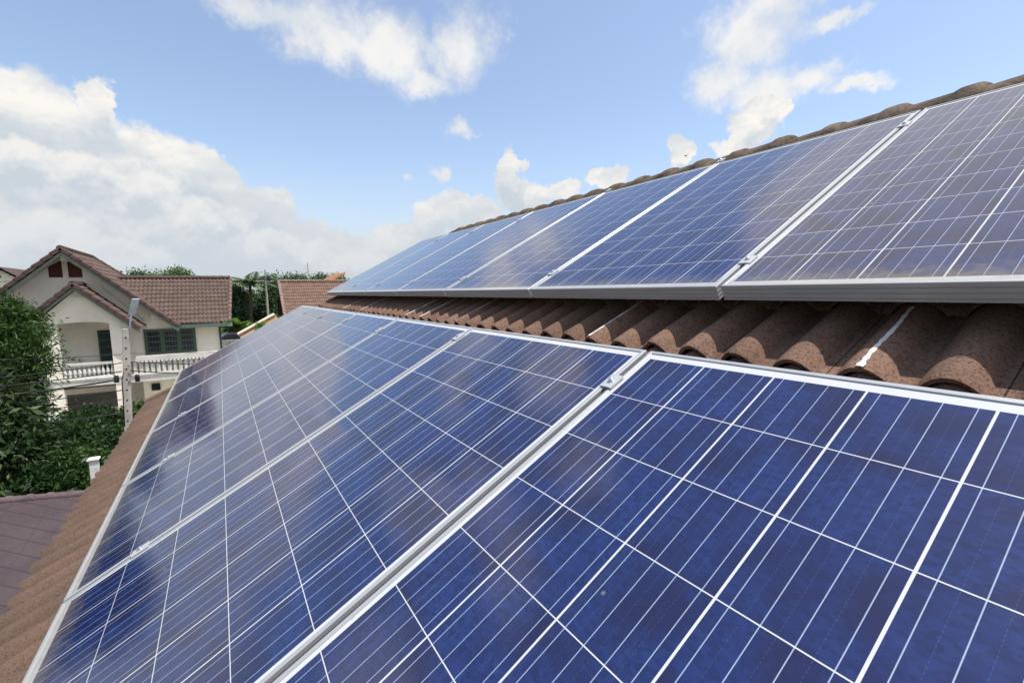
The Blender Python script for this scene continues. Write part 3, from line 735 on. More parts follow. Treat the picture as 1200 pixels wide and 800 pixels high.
# window, three lights
def window(y0, y1, z0, z1, n):
    mb = MB(); t = .07; x0, x1 = XM-.055, XM-.001
    mb.box((x0, y0, z0), (x1, y1, z0+t)); mb.box((x0, y0, z1-t), (x1, y1, z1))
    step = (y1-y0-t)/n
    for i in range(n+1): mb.box((x0+.002, y0+i*step, z0+t+.0005), (x1, y0+i*step+t, z1-t-.0005))
    wnd = mb.build('window', mt_green, wh)
    for i in range(n):
        ya, yb = y0+t+i*step, y0+step+i*step
        q = MB(); q.box((XM-.020, ya+.0005, z0+t+.0005), (XM-.012, yb-.0005, z1-t-.0005)); q.build('pane', mt_dark, wnd)
        q = MB()
        s = .05
        q.box((XM-.045, ya+.001, z0+t+.001), (XM-.022, ya+s, z1-t-.001)); q.box((XM-.045, yb-s, z0+t+.001), (XM-.022, yb-.001, z1-t-.001))
        q.box((XM-.043, ya+s, z0+t+.001), (XM-.022, yb-s, z0+t+s)); q.box((XM-.043, ya+s, z1-t-s), (XM-.022, yb-s, z1-t-.001))
        q.build('sash', mt_green, wnd)
        q = MB()
        for k in range(1, 4):
            z = z0+t+(z1-z0-2*t)*k/4; q.box((XM-.036, ya+s, z-.014), (XM-.024, yb-s, z+.014))
        for k in range(1, 5):
            y = ya+(yb-ya)*k/5; q.box((XM-.032, y-.005, z0+t+s), (XM-.026, y+.005, z1-t-s))
        q.build('grille', mt_curt, wnd)
window(.62, 2.54, -1.76, -.62, 3)
# gable vents
for pts in ([(5.40, 1.70), (4.98, 1.70), (4.98, 2.40), (5.40, 2.12)], [(4.80, 1.70), (4.37, 1.70), (4.37, 2.04), (4.80, 2.38)]):
    mb = MB(); mb.slab([(XM-.012, y, z) for y, z in pts], (.01, 0, 0)); mb.build('vent_board', mt_vent, wh)
# purlin ends: white stepped blocks under the verges
def purlin(x, y, z, s=.26):
    mb = MB()
    for i in range(3): mb.box((x+.05*i, y-s/2, z-.075*(i+1)+.001*i), (x+.75, y+s/2, z-.075*i-.002))
    mb.build('purlin_end', mt_white, wh)
purlin(24.8, 4.74, 2.56); purlin(24.8, 2.02, .05); purlin(23.84, 4.28, 1.10, .22); purlin(23.84, 2.98, -.20, .22)
# ground floor bits
mb = MB(); mb.lathe([(.34, 0), (.34, .1), (.30, .12), (.27, 2.9), (.30, 2.95)], (24.3, 5.66, GZ), 20); mb.build('round_column', mt_white, wh, smooth=True)
mb = MB(); mb.box((25.55, 2.14, -3.42), (25.597, 2.46, -3.10)); mb.build('vent', mt_dark, wh)
mb = MB(); mb.box((25.8, 3.6, -4.0), (25.9, 5.6, -3.3)); mb.build('opening_shade', mt_in, wh)  # dark sheet standing in for the shade inside the opening
mb = MB(); mb.box((25.0, .55, GZ), (25.15, .75, -2.785)); mb.build('pillar', mt_white, wh)

# ------------------------------------------------------------------ second house
h2 = thing('brown_roof_house', 'house whose brown tile roof and dark red gable show behind the far panel tips', 'house', (40, -7, GZ))
a = atX(327, 330, 40); e = atX(335, 374, 37.2)
O2 = np.array([37.2, e[1], e[2]]); T2 = np.array([40., a[1], a[2]]); T2[1] = O2[1]
q1, fr3, _ = add_roof('second', h2, O2, (0, -1, 0), T2-O2, 9.9, float(np.linalg.norm(T2-O2)), rc=((.185, .115, .088), (.06, .04, .033), (.12, .09, .075)), seed=21)
ridge_row(q1, T2+[0, 0, .05], T2+[0, -9.9, .05], 30, .12, simple('ridge_pale', (.20, .135, .11), .85, .2, 5))
mb = MB(); d = (T2-O2)/12
for i in range(12):
    s = O2+d*i; vs = []
    for qq, rr in ((s+[0, 0, .06], .12), (s+d*1.05+[0, 0, .03], .10)):
        for t in np.linspace(0, math.pi, 7): vs.append(qq+np.array([0, rr*math.cos(t)+.03, rr*math.sin(t)]))
    mb.add(vs, [(j, j+1, 8+j, 7+j) for j in range(6)]+[tuple(range(7))])
mb.build('verge', simple('verge_pinkish', (.24, .16, .135), .85, .2, 5), q1)
B2 = np.array([42.8, O2[1], O2[2]]); add_roof('second_back', h2, B2, (0, -1, 0), T2-B2, 9.9, float(np.linalg.norm(T2-B2)), seed=22, spb=3)
mb = MB(); y0 = O2[1]-.35
mb.slab([(37.7, y0, O2[2]-.1), (42.3, y0, O2[2]-.1), (40, y0, T2[2]-.2)], (0, -9, 0)); mb.build('gable', mt_vent, h2)
mb = MB(); mb.box((37.7, y0-9, GZ), (42.3, y0-.01, O2[2]-.12)); mb.build('wall', mt_cream, h2)
mb = MB(); mb.box((37.2, O2[1]-.3, O2[2]-.25), (38.0, O2[1]+.25, O2[2]+.12)); mb.build('eave_box', mt_white, h2)
# third roof, only an orange verge and a bit of slope shows
h3 = thing('orange_roof_house', 'house with an orange tiled gable edge peeping over the far solar panels', 'house', (48, -11, GZ))
a = atX(383, 331.5, 47); b = atX(405, 319.5, 47); s3 = (b-a)/np.linalg.norm(b-a)
A3 = a-s3*1.2; Bp = b
q3, _, _ = add_roof('third', h3, A3, (1, 0, 0), Bp-A3, 6, float(np.linalg.norm(Bp-A3)), rc=((.42, .20, .10), (.15, .08, .05), (.25, .14, .09)), seed=23, spb=4)
mb = MB(); mb.slab([A3+[-.05, 0, .09], Bp+[-.05, 0, .09], Bp+[-.05, 0, -.08], A3+[-.05, 0, -.08]], (.18, 0, 0)); mb.build('verge', simple('orange_verge', (.46, .24, .12), .8, .15, 5), q3)
mb = MB(); C3 = Bp.copy(); C3[1] -= (A3[1]-Bp[1]); C3[2] = A3[2]
mb.slab([A3+[.4, -.3, -.8], Bp+[.4, 0, -.9], C3+[.4, .3, -.8], (A3[0]+.4, C3[1]+.3, GZ), (A3[0]+.4, A3[1]-.3, GZ)], (5, 0, 0)); mb.build('wall', mt_cream, h3)
# far-left roof beyond the white house
h4 = thing('dark_roof_house', 'dark tiled roof just showing at the left edge behind the big gable', 'house', (46, 13, GZ))
a = atX(-2, 313, 45); b = atX(12, 320, 45)
d4 = (b-a); O4 = a+d4*6; q4, _, _ = add_roof('fourth', h4, O4, (1, 0, 0), a-O4, 6, float(np.linalg.norm(a-O4)), rc=((.10, .07, .065), (.04, .03, .03), (.07, .05, .05)), seed=24, spb=3)
L4 = a.copy(); L4[1] += (a[1]-O4[1]); L4[2] = O4[2]; add_roof('fourth_l', h4, L4, (1, 0, 0), a-L4, 6, float(np.linalg.norm(a-L4)), rc=((.10, .07, .065), (.04, .03, .03), (.07, .05, .05)), seed=25, spb=3)
mb = MB(); mb.box((45.4, O4[1]+.3, GZ), (50.5, L4[1]-.3, O4[2]-.05)); mb.slab([(45.4, O4[1]+.3, O4[2]-.04), (45.4, L4[1]-.3, O4[2]-.04), (45.4, a[1], a[2]-.2)], (5, 0, 0)); mb.build('wall', mt_cream, h4)

# orange and cream fascia trough of a lean-to
XT = 14.0
lt = thing('lean_to', 'lean-to with a rusty orange roof edge and cream fascia, small weeds growing on it', 'building', (XT+1, -1.5, GZ))
t0 = atX(278.5, 391.5, XT); t1 = atX(322, 367.5, XT); du = t1-t0
t0b = t0-du*.0; t1b = t1+du*.0
mt_or = simple('rusty_orange', (.50, .24, .08), .7, .25, 7, .2, dirt=((.62, .52, .38), .6))
mt_cf = simple('cream_fascia', (.66, .52, .33), .7, .12, 6, .1, dirt=((.42, .24, .10), .6))
dn = np.array([0, du[2], -du[1]]); dn /= np.linalg.norm(dn); dn = -dn if dn[2] > 0 else dn
th = .30
mb = MB(); mb.slab([t0, t1, t1+dn*.028, t0+dn*.028], (.5, 0, 0)); mb.build('cap', simple('pale_cap', (.68, .60, .48), .7, .1, 8), lt)
mb = MB(); mb.slab([t0+dn*.030+[.04, 0, 0], t1+dn*.030+[.04, 0, 0], t1+dn*.10+[.04, 0, 0], t0+dn*.10+[.04, 0, 0]], (.45, 0, 0)); mb.build('orange_band', mt_or, lt)
mb = MB(); mb.slab([t0+dn*.102, t1+dn*.102, t1+dn*.24, t0+dn*.24], (.5, 0, 0)); mb.build('fascia', mt_cf, lt)
mb = MB(); mb.slab([t0+dn*.3+[.1, -.05, 0], t1+dn*.3+[.1, .05, 0], (XT+.1, t1[1]+.05, GZ), (XT+.1, t0[1]-.05, GZ)], (2.5, 0, 0)); mb.build('wall', mt_vent, lt)

# ------------------------------------------------------------------ foliage
def leaf_mat(name, dark, mid, light, trans=.25):
    mt, n, p = mat(name)
    ge = n.n('ShaderNodeNewGeometry'); r = ge.outputs['Random Per Island']
    oc = n.n('ShaderNodeTexCoord').outputs['Object']
    f = n.noise(oc, 1.3, 3, .5)
    k = n.m('ADD', n.m('MULTIPLY', r, .7), n.m('MULTIPLY', n.m('SUBTRACT', f, .5), .9), clamp=True)
    c = n.mix(n.ss(k, .0, .6), dark, mid); c = n.mix(n.ss(k, .55, 1.), c, light)
    n.put(p.inputs['Base Color'], c); p.inputs['Roughness'].default_value = .5; p.inputs['Specular IOR Level'].default_value = .3
    tr = n.n('ShaderNodeBsdfTranslucent'); n.put(tr.inputs[0], n.mix(.6, c, light))
    ms = n.n('ShaderNodeMixShader'); ms.inputs[0].default_value = trans
    out = [q for q in mt.node_tree.nodes if q.type == 'OUTPUT_MATERIAL'][0]
    n.t.links.new(p.outputs[0], ms.inputs[1]); n.t.links.new(tr.outputs[0], ms.inputs[2]); n.t.links.new(ms.outputs[0], out.inputs[0])
    return mt
def leaves_mesh(centers, radii, nclump, nleaf, size, aspect=.4, seed=1, spread=.22, droop=.3, shell=.55):
    """leaf blades in clumps through the volume of several ellipsoids"""
    r = np.random.default_rng(seed); C_ = np.array(centers, float); R_ = np.array(radii, float)
    wt = R_[:, 0]*R_[:, 1]*R_[:, 2]; wt = wt**.67; wt /= wt.sum()
    idx = r.choice(len(C_), nclump, p=wt)
    d = r.normal(size=(nclump, 3)); d /= np.linalg.norm(d, axis=1)[:, None]
    rad = shell+(1.08-shell)*r.random(nclump)**.6
    cc = C_[idx]+d*R_[idx]*rad[:, None]
    nl = nclump*nleaf; ci = np.repeat(np.arange(nclump), nleaf)
    sp = spread*(.6+.8*r.random(nclump))
    P = cc[ci]+r.normal(size=(nl, 3))*sp[ci][:, None]*np.array([1, 1, .75])
    out = d[ci]+r.normal(size=(nl, 3))*.75; out[:, 2] -= droop; out /= np.linalg.norm(out, axis=1)[:, None]
    sd = np.cross(out, r.normal(size=(nl, 3))+np.array([0, 0, .8])); sd /= np.linalg.norm(sd, axis=1)[:, None]+1e-9
    nn = np.cross(sd, out); s = size*(.6+.8*r.random(nl))[:, None]
    v0 = P; v1 = P+out*s*.5+sd*s*aspect*.5+nn*s*.06; v2 = P+out*s-nn*s*.10; v3 = P+out*s*.5-sd*s*aspect*.5+nn*s*.06
    V = np.stack([v0, v1, v2, v3], 1).reshape(-1, 3); F = np.arange(nl*4).reshape(-1, 4)
    return V, F
mt_bark = simple('bark', (.10, .075, .05), .95, .25, 8, .6)
def tree(name, label, cat, base, trunk_top, centers, radii, nclump, nleaf, size, m_, seed, group=None, trunk_r=.12, **kw):
    t = thing(name, label, cat, tuple(base), group)
    V, F = leaves_mesh(centers, radii, nclump, nleaf, size, seed=seed, **kw)
    mb = MB(); b = np.array(base, float); tt = np.array(trunk_top, float)
    mid = (b+tt)/2+rng.normal(0, .08, 3)*[1, 1, 0]
    mb.tube([b, mid, tt], [trunk_r, trunk_r*.8, trunk_r*.6], 9)
    for c, rd_ in zip(centers, radii):
        c = np.array(c); m2 = (tt+c)/2+np.array([0, 0, -.1*rd_[2]]); mb.tube([tt, m2, c, c+np.array([0, 0, .5*rd_[2]])], [trunk_r*.5, trunk_r*.35, trunk_r*.2, trunk_r*.06], 6)
    mb.build('trunk', mt_bark, t, smooth=True)
    npmesh('crown', V, F, m_, t)
    return t
LM = {'bright': leaf_mat('leaf_bright', (.017, .043, .008), (.040, .088, .014), (.085, .155, .028)),
      'broad': leaf_mat('leaf_broad', (.016, .036, .011), (.035, .07, .019), (.10, .135, .05)),
      'dark': leaf_mat('leaf_dark', (.010, .026, .007), (.022, .055, .011), (.05, .11, .02)),
      'far': leaf_mat('leaf_far', (.075, .13, .055), (.12, .19, .075), (.17, .25, .10)),
      'far2': leaf_mat('leaf_far_dark', (.06, .105, .05), (.095, .15, .065), (.14, .20, .09)),
      'palm': leaf_mat('leaf_palm', (.07, .12, .055), (.12, .18, .08), (.18, .25, .11)),
      'lime': leaf_mat('leaf_lime', (.07, .15, .015), (.13, .26, .03), (.20, .34, .06))}
# big leafy tree at left, whose taller half stands outside the frame
def px(x, y, X): return atX(x, y, X)
c = [px(-5, 395, 15), px(24, 418, 14.6), px(-40, 382, 15), px(-6, 440, 14.5), px(26, 448, 14.6), px(-60, 430, 14.5), px(10, 374, 15.2)]
r_s = [(.8, .75, .85), (.75, .62, .8), (.9, .8, 1.0), (.8, .7, .8), (.6, .4, .6), (.9, .8, 1.0), (.6, .45, .5)]
tree('leafy_tree', 'bright green fine-leaved tree at the left edge in front of the porch', 'tree', (15, 4.3, GZ), (15, 4.2, -1.8), c, r_s, 430, 60, .115, LM['bright'], 31, spread=.125, aspect=.28, droop=.5, trunk_r=.14)
c = [px(-15, 490, 13), px(12, 508, 12.8), px(-40, 470, 13), px(0, 540, 12.6), px(22, 490, 13.2), px(-40, 540, 12.6)]
r_s = [(.7, .6, .6), (.6, .5, .6), (.7, .6, .8), (.7, .6, .6), (.5, .35, .5), (.7, .6, .7)]
tree('mango_tree', 'dull green broad-leaved tree low at the left edge below the fine-leaved tree', 'tree', (13, 4.0, GZ), (13, 3.9, -3.2), c, r_s, 230, 44, .20, LM['broad'], 32, spread=.17, aspect=.30, droop=.7, trunk_r=.1)
c = [(16.5, 8.2, 1.6), (16.8, 7.2, .8), (16.2, 9.2, 1.3), (16.5, 8.6, 2.4), (16.5, 6.6, -.2)]
tree('tall_tree', 'tall dark green tree outside the left edge, mirrored in the panels', 'tree', (16.5, 8.4, GZ), (16.5, 8.2, -.6), c, [(1.2, 1.1, 1.0), (1, .9, .9), (1, 1, .9), (.9, .9, .7), (.8, .7, .8)], 420, 36, .16, LM['dark'], 33, spread=.24, trunk_r=.2)
# shrubs between the houses
sh = [(78, 525, 15.5, .85, .75, 'dark', 'dark green shrub in front of the garage opening of the white house'),
      (118, 522, 17.5, .75, .75, 'dark', 'leafy green shrub just left of the utility pole foot'),
      (58, 548, 13.6, .75, .7, 'dark', 'shady green shrub behind the purple ridge, left of the white post'),
      (92, 552, 12.9, .55, .5, 'bright', 'bright green small-leaved shrub directly left of the white gate post'),
      (20, 565, 12.4, .7, .5, 'dark', 'dark shrub behind the left end of the purple ridge'),
      (135, 530, 15.0, .5, .55, 'dark', 'green shrub behind the white gate post beside the tiled eave'),
      (100, 496, 20., .9, .5, 'dark', 'low green shrub right under the porch slab of the white house'),
      (164, 486, 19.5, .28, .3, 'bright', 'small yellow-green bush right of the utility pole foot')]
for i, (x, y, X, rh, rv, mk, lb) in enumerate(sh):
    cc = px(x, y, X); r = random.Random(i)
    cs = [cc+np.array([r.uniform(-.4, .4), r.uniform(-.6, .6)*rh, r.uniform(-.5, .15)*rv]) for _ in range(4)]+[cc, cc-[0, 0, rv]]
    tree('shrub', lb, 'shrub', (cc[0], cc[1], GZ), (cc[0], cc[1], cc[2]-rv*.8), cs, [(rh*.7, rh*.7, rv*.7)]*4+[(rh, rh*.9, rv), (rh*.9, rh*.9, rv)], 230, 30, .13 if i != 3 else .10, LM[mk], 40+i, 'shrubs between the houses', spread=.15, aspect=.42, trunk_r=.04)
# trees far behind
def ftree(label, pts, X, mk, seed, nclump=160, size=.55, name='tree', nleaf=60, kw={}):
    cs = []; rs = []
    for (x, y, rpx, rpy) in pts:
        c = px(x, y, X); k = (c-CP)@Fw/FPX; cs.append(c-np.array([0, 0, rpy*k*.12])); rs.append((rpx*k*.85, rpx*k*.85, rpy*k*.8))
    b = np.mean(cs, 0); tree(name, label, 'tree', (b[0], b[1], GZ), (b[0], b[1], (b[2]+GZ)/2+1), cs, rs, nclump, nleaf, size*.55, LM[mk], seed, 'trees far behind the houses', spread=.30*X/45, trunk_r=.22, **kw)
ftree('tree crown rising behind the wing roof of the white house', [(205, 328, 13, 8), (190, 331, 11, 6), (220, 332, 11, 6), (208, 323, 8, 6)], 48, 'far', 51, 120, .5)
ftree('small dark crown behind the middle of the wing ridge', [(163, 328, 9, 7), (172, 330, 10, 7)], 50, 'far2', 52, 60, .5)
ftree('dark tree right beside the end of the wing roof', [(276, 350, 9, 17), (272, 372, 12, 14)], 44, 'far2', 53, 130, .5)
ftree('grey-green tree below the palm, left of the far utility pole', [(292, 358, 15, 18), (302, 372, 14, 14), (286, 378, 12, 12)], 47, 'far', 54, 190, .5)
ftree('dense tree between the far utility pole and the brown gable', [(318, 345, 11, 16), (322, 365, 12, 16), (312, 360, 10, 14), (318, 330, 7, 6)], 46, 'far2', 55, 200, .45)
ftree('round dark crown showing above the left half of the brown roof', [(340, 330, 8, 6), (348, 331, 7, 5), (335, 332, 5, 4), (354, 330, 4, 5)], 60, 'far2', 56, 90, .5)
ftree('small crown above the right half of the brown roof', [(372, 331, 8, 5), (378, 330, 5, 6)], 60, 'far2', 57, 60, .5)
ftree('low dark crown at the far right end of the brown roof', [(394, 330, 6, 4), (398, 329, 3, 4)], 60, 'far2', 58, 40, .45)
for i in range(10):   # backdrop trees along the horizon, partly hidden by the houses
    pass
# palm: fronds with leaflets
def palm(label, base, top, nfr, L, m_, seed, group, leaf=.5, droop=1.0, trunk_r=.16, up=.5):
    t = thing('palm_tree', label, 'palm', tuple(base), group); r = np.random.default_rng(seed)
    b = np.array(base, float); tp = np.array(top, float)
    mb = MB(); mb.tube([b, (b+tp)/2+[.2, .15, 0], tp], [trunk_r*1.2, trunk_r, trunk_r*.8], 9); mb.build('trunk', mt_bark, t, smooth=True)
    V = []; F = []
    for i in range(nfr):
        a = 2*math.pi*i/nfr+r.uniform(-.2, .2); el = r.uniform(-.15, 1.25)*up+.1; ln = L*r.uniform(.8, 1.1)
        h = np.array([math.cos(a), math.sin(a), 0]); P = []
        for s in np.linspace(0, 1, 15): P.append(tp+h*ln*s*math.cos(el*(1-s*.6))+np.array([0, 0, ln*(math.sin(el)*s-droop*.55*s*s)]))
        for k in range(1, 15):
            p0 = P[k]; tg = P[k]-P[k-1]; tg /= np.linalg.norm(tg); sd = np.cross(tg, [0, 0, 1.]); sd /= np.linalg.norm(sd)
            for sg in (-1, 1):
                for off in (0, .5):
                    q = p0-tg*off*ln/14; ll = leaf*(1-abs(k/14-.45))*r.uniform(.8, 1.1)
                    d = sd*sg*.8+tg*.55+np.array([0, 0, -.35]); d /= np.linalg.norm(d); wv = tg*.045*leaf*2
                    o = len(V); V += [q-wv, q+d*ll*.5-wv*.8+np.array([0, 0, .03]), q+d*ll, q+d*ll*.5+wv*.8+np.array([0, 0, .03])]; F.append((o, o+1, o+2, o+3))
            o = len(V); sd2 = sd*.03; V += [P[k-1]-sd2, P[k]-sd2, P[k]+sd2, P[k-1]+sd2]; F.append((o, o+1, o+2, o+3))
    npmesh('fronds', V, F, m_, t)
pt_ = px(293, 333, 43); palm('coconut palm with drooping fronds behind the white house, left of the far pole', (pt_[0], pt_[1], GZ), pt_, 17, 1.9, LM['palm'], 61, 'palms', .7, .8, .14, .9)
pt_ = px(277, 384, 35); palm('bright yellow-green bushy palm beside the end of the wing roof', (pt_[0], pt_[1], GZ), pt_, 20, 1.0, LM['lime'], 62, 'palms', .42, .5, .1, 1.0)

# block wall with creeper, car behind it
mt_block, n, p = mat('grey_block')
br = n.n('ShaderNodeTexBrick'); oc = n.n('ShaderNodeTexCoord').outputs['Object']; x_, y_, z_ = n.xyz(oc)
n.put(br.inputs['Vector'], n.comb(y_, z_, 0.)); br.inputs['Scale'].default_value = 1; br.inputs['Brick Width'].default_value = .4; br.inputs['Row Height'].default_value = .2; br.inputs['Mortar Size'].default_value = .012
br.inputs['Color1'].default_value = (.22, .22, .21, 1); br.inputs['Color2'].default_value = (.30, .30, .28, 1); br.inputs['Mortar'].default_value = (.13, .13, .12, 1)
n.put(p.inputs['Base Color'], n.mix(n.m('MULTIPLY', n.ss(n.noise(oc, 1.5, 7, .7), .45, .7), .6), br.outputs['Color'], (.10, .10, .085))); p.inputs['Roughness'].default_value = .95
wa = px(258, 399, 32); wb = px(310, 401, 32)
mb = MB(); mb.box((32, -8, GZ), (32.2, wa[1]+.8, wa[2]))
tag(mb.build('block_wall', mt_block, loc=(32, -1, GZ)), 'grey concrete block wall right of the white house', 'wall')
c = [px(258, 420, 29), px(266, 418, 29), px(275, 412, 30), px(262, 432, 28)]
tree('climbing_shrub', 'brownish green shrub growing against the grey block wall', 'shrub', (29, -1.2, GZ), (29, -1.2, -3.4), c, [(.4, .4, .5), (.5, .45, .4), (.4, .35, .3), (.5, .5, .6)], 130, 26, .14, LM['far'], 71, spread=.16, trunk_r=.05)
# car behind the wall
pc = px(281, 389, 34.5); cz = pc[2]-1.15
car = thing('parked_car', 'dark car parked behind the grey block wall, only its roof showing', 'car', (34.5, pc[1], cz-.2))
mt_car = simple('dark_car_paint', (.03, .03, .035), .25, .1, 5, spec=.6)
y0 = pc[1]; X0 = 34.5
mb = MB()
prof = [(-2.0, .35), (-2.0, .75), (-1.2, .9), (-.6, 1.35), (.7, 1.38), (1.4, .95), (2.0, .88), (2.05, .35)]
mb.slab([(X0-.8, y0+a, cz+h-.2) for a, h in prof], (1.6, 0, 0)); body = mb.build('body', mt_car, car, bevel=.08)
mb = MB(); mb.slab([(X0-.81, y0+a, cz+h-.2) for a, h in ((-1.05, .92), (-.55, 1.28), (.65, 1.30), (1.2, .95))], (1.62, 0, 0)); mb.build('side_windows', mt_dark, car)
for a in (-1.3, 1.3):
    for xx in (-.72, .56):
        mb = MB(); mb.tube([(X0+xx, y0+a, cz+.1), (X0+xx+.16, y0+a, cz+.1)], .3, 16); mb.build('wheel', mt_dark, car)
mb = MB(); mb.box((33.2, -7, GZ), (36.5, 1, cz-.2)); struct(mb.build('yard', am))

# ------------------------------------------------------------------ poles and wires
mt_conc = simple('pole_concrete', (.42, .385, .34), .9, .12, 4, .2, dirt=((.22, .2, .17), .5))
mt_wire = simple('cable_black', (.02, .02, .022), .6)
mt_lamp = simple('lamp_grey', (.60, .63, .65), .45, .08, 8)
PX_ = 12.8
pole_top = px(147.5, 385, PX_); pole_low = px(150.6, 500, PX_)
pdir = (pole_top-pole_low); pdir /= pdir[2]
pbase = pole_low+pdir*(GZ-pole_low[2])
up_ = thing('utility_pole', 'tall square concrete utility pole with bolt holes in front of the white house', 'pole', tuple(pbase))
def pole_at(z): return pbase+pdir*(z-GZ)
mb = MB()
def sq(c, h): return [c+np.array([-h, -h, 0]), c+np.array([h, -h, 0]), c+np.array([h, h, 0]), c+np.array([-h, h, 0])]
vs = sq(pbase, .088)+sq(pole_top, .062); mb.add(vs, [(0, 1, 5, 4), (1, 2, 6, 5), (2, 3, 7, 6), (3, 0, 4, 7), (4, 5, 6, 7), (3, 2, 1, 0)])
mb.build('shaft', mt_conc, up_, bevel=.012)
for i in range(12):
    z = pole_top[2]-.20-i*.24; c_ = pole_at(z); hw = .062+.026*(pole_top[2]-z)/(pole_top[2]-GZ)
    mb = MB(); mb.tube([c_+[-hw-.004, 0, 0], c_+[-hw+.03, 0, 0]], .02, 10); mb.build('bolt_hole', mt_dark, up_)
lampb = pole_top+np.array([0, 0, -.05]); l1 = px(153.5, 369, PX_-.1); l2 = px(158.5, 350, PX_-.25)
mb = MB(); mb.tube([lampb+[0, -.05, -.1], lampb+[-.0, -.07, .06], l1], .016, 8); mb.build('lamp_arm', mt_lamp, up_, smooth=True)
ld = l2-l1; sd = R2*.09; nn = np.cross(ld, sd); nn /= np.linalg.norm(nn); nn *= .035
mb = MB(); mb.slab([l1-sd*.8, l1+sd*.8, l2+sd*.95, l2-sd*.95], nn); lh = mb.build('lamp_head', mt_lamp, up_, bevel=.012)
mb = MB(); q = .15; mb.slab([l1+ld*q-sd*.55-nn*.1, l1+ld*q+sd*.55-nn*.1, l1+ld*.85+sd*.65-nn*.1, l1+ld*.85-sd*.65-nn*.1], nn*.08); mb.build('lamp_glass', simple('lamp_glass', (.55, .58, .6), .2), lh)
for (x, y) in ((136.5, 444), (161, 443)):
    c_ = px(x, y, PX_-.05); mb = MB(); mb.lathe([(.03, -.08), (.055, -.07), (.04, -.02), (.06, 0), (.04, .04), (.05, .07), (.02, .09)], tuple(c_), 10); mb.build('insulator', mt_dark, up_, smooth=True)
def wire(a, b, sag, rad, label, n=14):
    a = np.array(a, float); b = np.array(b, float)
    pts = [a+(b-a)*t-np.array([0, 0, sag*4*t*(1-t)]) for t in np.linspace(0, 1, n+1)]
    mb = MB(); mb.tube(pts, rad, 6); o = mb.build('power_cable', mt_wire, None, True, loc=tuple(b)); tag(o, label, 'cable', 'cables on the utility pole')
XW = PX_-.14
def lw(xl, yl, xr, yr, rad, label, xr2=None):
    # runs from outside the left edge to the pole
    a = px(xl, yl, XW); b = px(xr, yr, XW); d = b-a; wire(a-d*.35, b, .03, rad, label)
lw(0, 420, 143, 415, .006, 'thin black cable at lintel height left of the pole, topmost of the bundle')
lw(0, 441, 143, 425, .010, 'black cable crossing the porch balusters, second from the top left of the pole')
lw(0, 451, 143, 435, .012, 'black cable along the porch floor edge, third from the top left of the pole')
lw(0, 463, 137, 445, .018, 'thick black cable ending in the insulator left of the pole')
lw(0, 474, 143, 457, .011, 'black cable below the porch slab, fifth from the top left of the pole')
lw(0, 484, 143, 468, .008, 'thin black cable across the dark garage opening left of the pole')
lw(0, 500, 143, 484, .013, 'lowest black cable left of the pole, passing the shrubs')
def rw(xl, yl, xr, yr, rad, label):
    a = px(xl, yl, XW); b = px(xr, yr, XW); d = b-a; wire(a, b+d*.8, .03, rad, label)
rw(152, 414, 255, 411, .005, 'thin cable below the green window right of the pole, topmost of the bundle')
rw(153, 424, 228, 425, .010, 'black cable crossing the balcony slats right of the pole, second from the top')
rw(153, 434, 212, 436, .012, 'thick black cable along the balcony floor right of the pole')
for i, (z0, z1, s) in enumerate(((444, 470, .0), (470, 505, .02))):
    pass
# drop wires hugging the pole
mb = MB(); mb.tube([px(145, 436, XW-.02), px(143, 445, XW-.04), px(144.5, 470, XW-.02), px(146, 500, XW-.02)], .012, 6)
mb.build('drop_wire', mt_wire, up_, smooth=True)
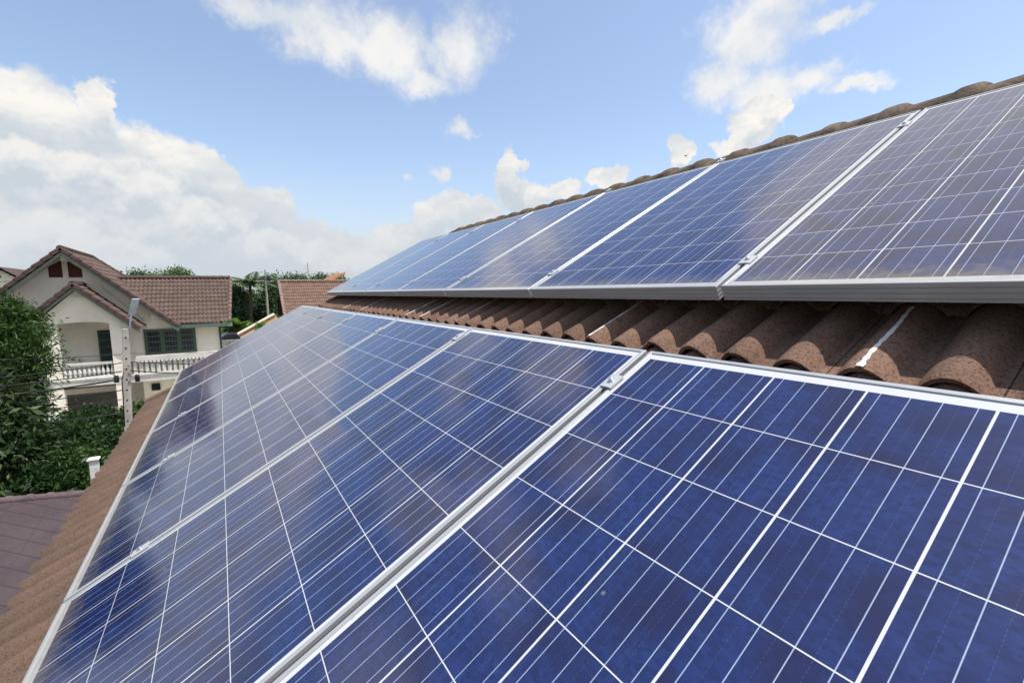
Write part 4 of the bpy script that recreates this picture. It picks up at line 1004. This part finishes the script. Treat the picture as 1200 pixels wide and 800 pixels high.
# thin stay from the balcony
# far utility pole with crossarm
fp = thing('utility_pole', 'distant thin utility pole with a short crossarm among the trees', 'pole', tuple(px(311, 370, 42)*[1, 1, 0]+[0, 0, GZ]))
a = px(310.3, 316, 42); b = np.array([a[0], a[1], GZ])
mb = MB(); mb.tube([b, a-[0, 0, .9]], [.11, .08], 8); mb.tube([a-[0, 0, .9], a], .05, 6); mb.build('shaft', mt_conc, fp)
mb = MB(); mb.box((a[0]-.06, a[1]-.55, a[2]-.95), (a[0]+.06, a[1]+.9, a[2]-.87)); mb.build('crossarm', mt_conc, fp)
mb = MB(); mb.lathe([(.12, 0), (.16, .1), (.12, .3), (.05, .34)], (a[0], a[1]-.25, a[2]-.86), 10); mb.build('transformer', mt_dark, fp)
wire(px(271, 329, 42), px(310, 327.5, 42), .12, .018, 'thin far cable from the wing roof to the distant pole'); wire(px(311, 327, 42), px(345, 330, 42), .12, .018, 'thin far cable from the distant pole to the brown roof')
wire(px(271, 362, 42.2), px(330, 361, 42.2), .05, .015, 'low far cable crossing the trees below the distant pole')
# antenna
an = thing('lattice_antenna', 'thin antenna mast standing behind the brown roof', 'antenna', tuple(px(360.5, 335, 52)*[1, 1, 0]+[0, 0, GZ]))
a = px(360.5, 308, 52); mb = MB(); mb.tube([(a[0], a[1], GZ), a], .045, 6); mb.build('mast', mt_conc, an)
mb = MB()
for k in range(4): mb.tube([a+[0, -.3, -.35-.28*k], a+[0, .3, -.35-.28*k]], .02, 5)
mb.build('crossbars', mt_conc, an)
# bird
bp = CP+ray(804, 183)*40; bd = MB()
bd.tube([bp+[0, -.12, 0], bp, bp+[0, .16, .02]], [.01, .05, .02], 7)
bd.add([bp+[0, -.03, .02], bp+[.06, .05, .02], bp+[.26, .05, .14], bp+[.22, -.02, .14]], [(0, 1, 2, 3)]); bd.add([bp+[0, -.03, .02], bp+[-.06, .05, .02], bp+[-.26, .05, .14], bp+[-.22, -.02, .14]], [(0, 1, 2, 3)])
tag(bd.build('bird', mt_dark, loc=tuple(bp)), 'tiny dark bird flying in front of the small white cloud', 'bird')
# weeds on the lean-to fascia
c = [px(303, 381.5, XT-.05), px(308, 380, XT-.05), px(300, 383, XT-.05)]
V, F = leaves_mesh(c, [(.08, .07, .05)]*3, 14, 9, .07, seed=81, spread=.035, shell=.2)
wd = thing('weed', 'small green weed growing out of the cream fascia', 'plant', tuple(c[0])); npmesh('leaves', V, F, LM['lime'], wd)
mb = MB(); mb.tube([c[0]+[.05, 0, -.02], c[0], c[1]], [.006, .005, .003], 5); mb.build('stem', mt_bark, wd)
for o in bpy.data.objects:
    if 'org' in o: del o['org']
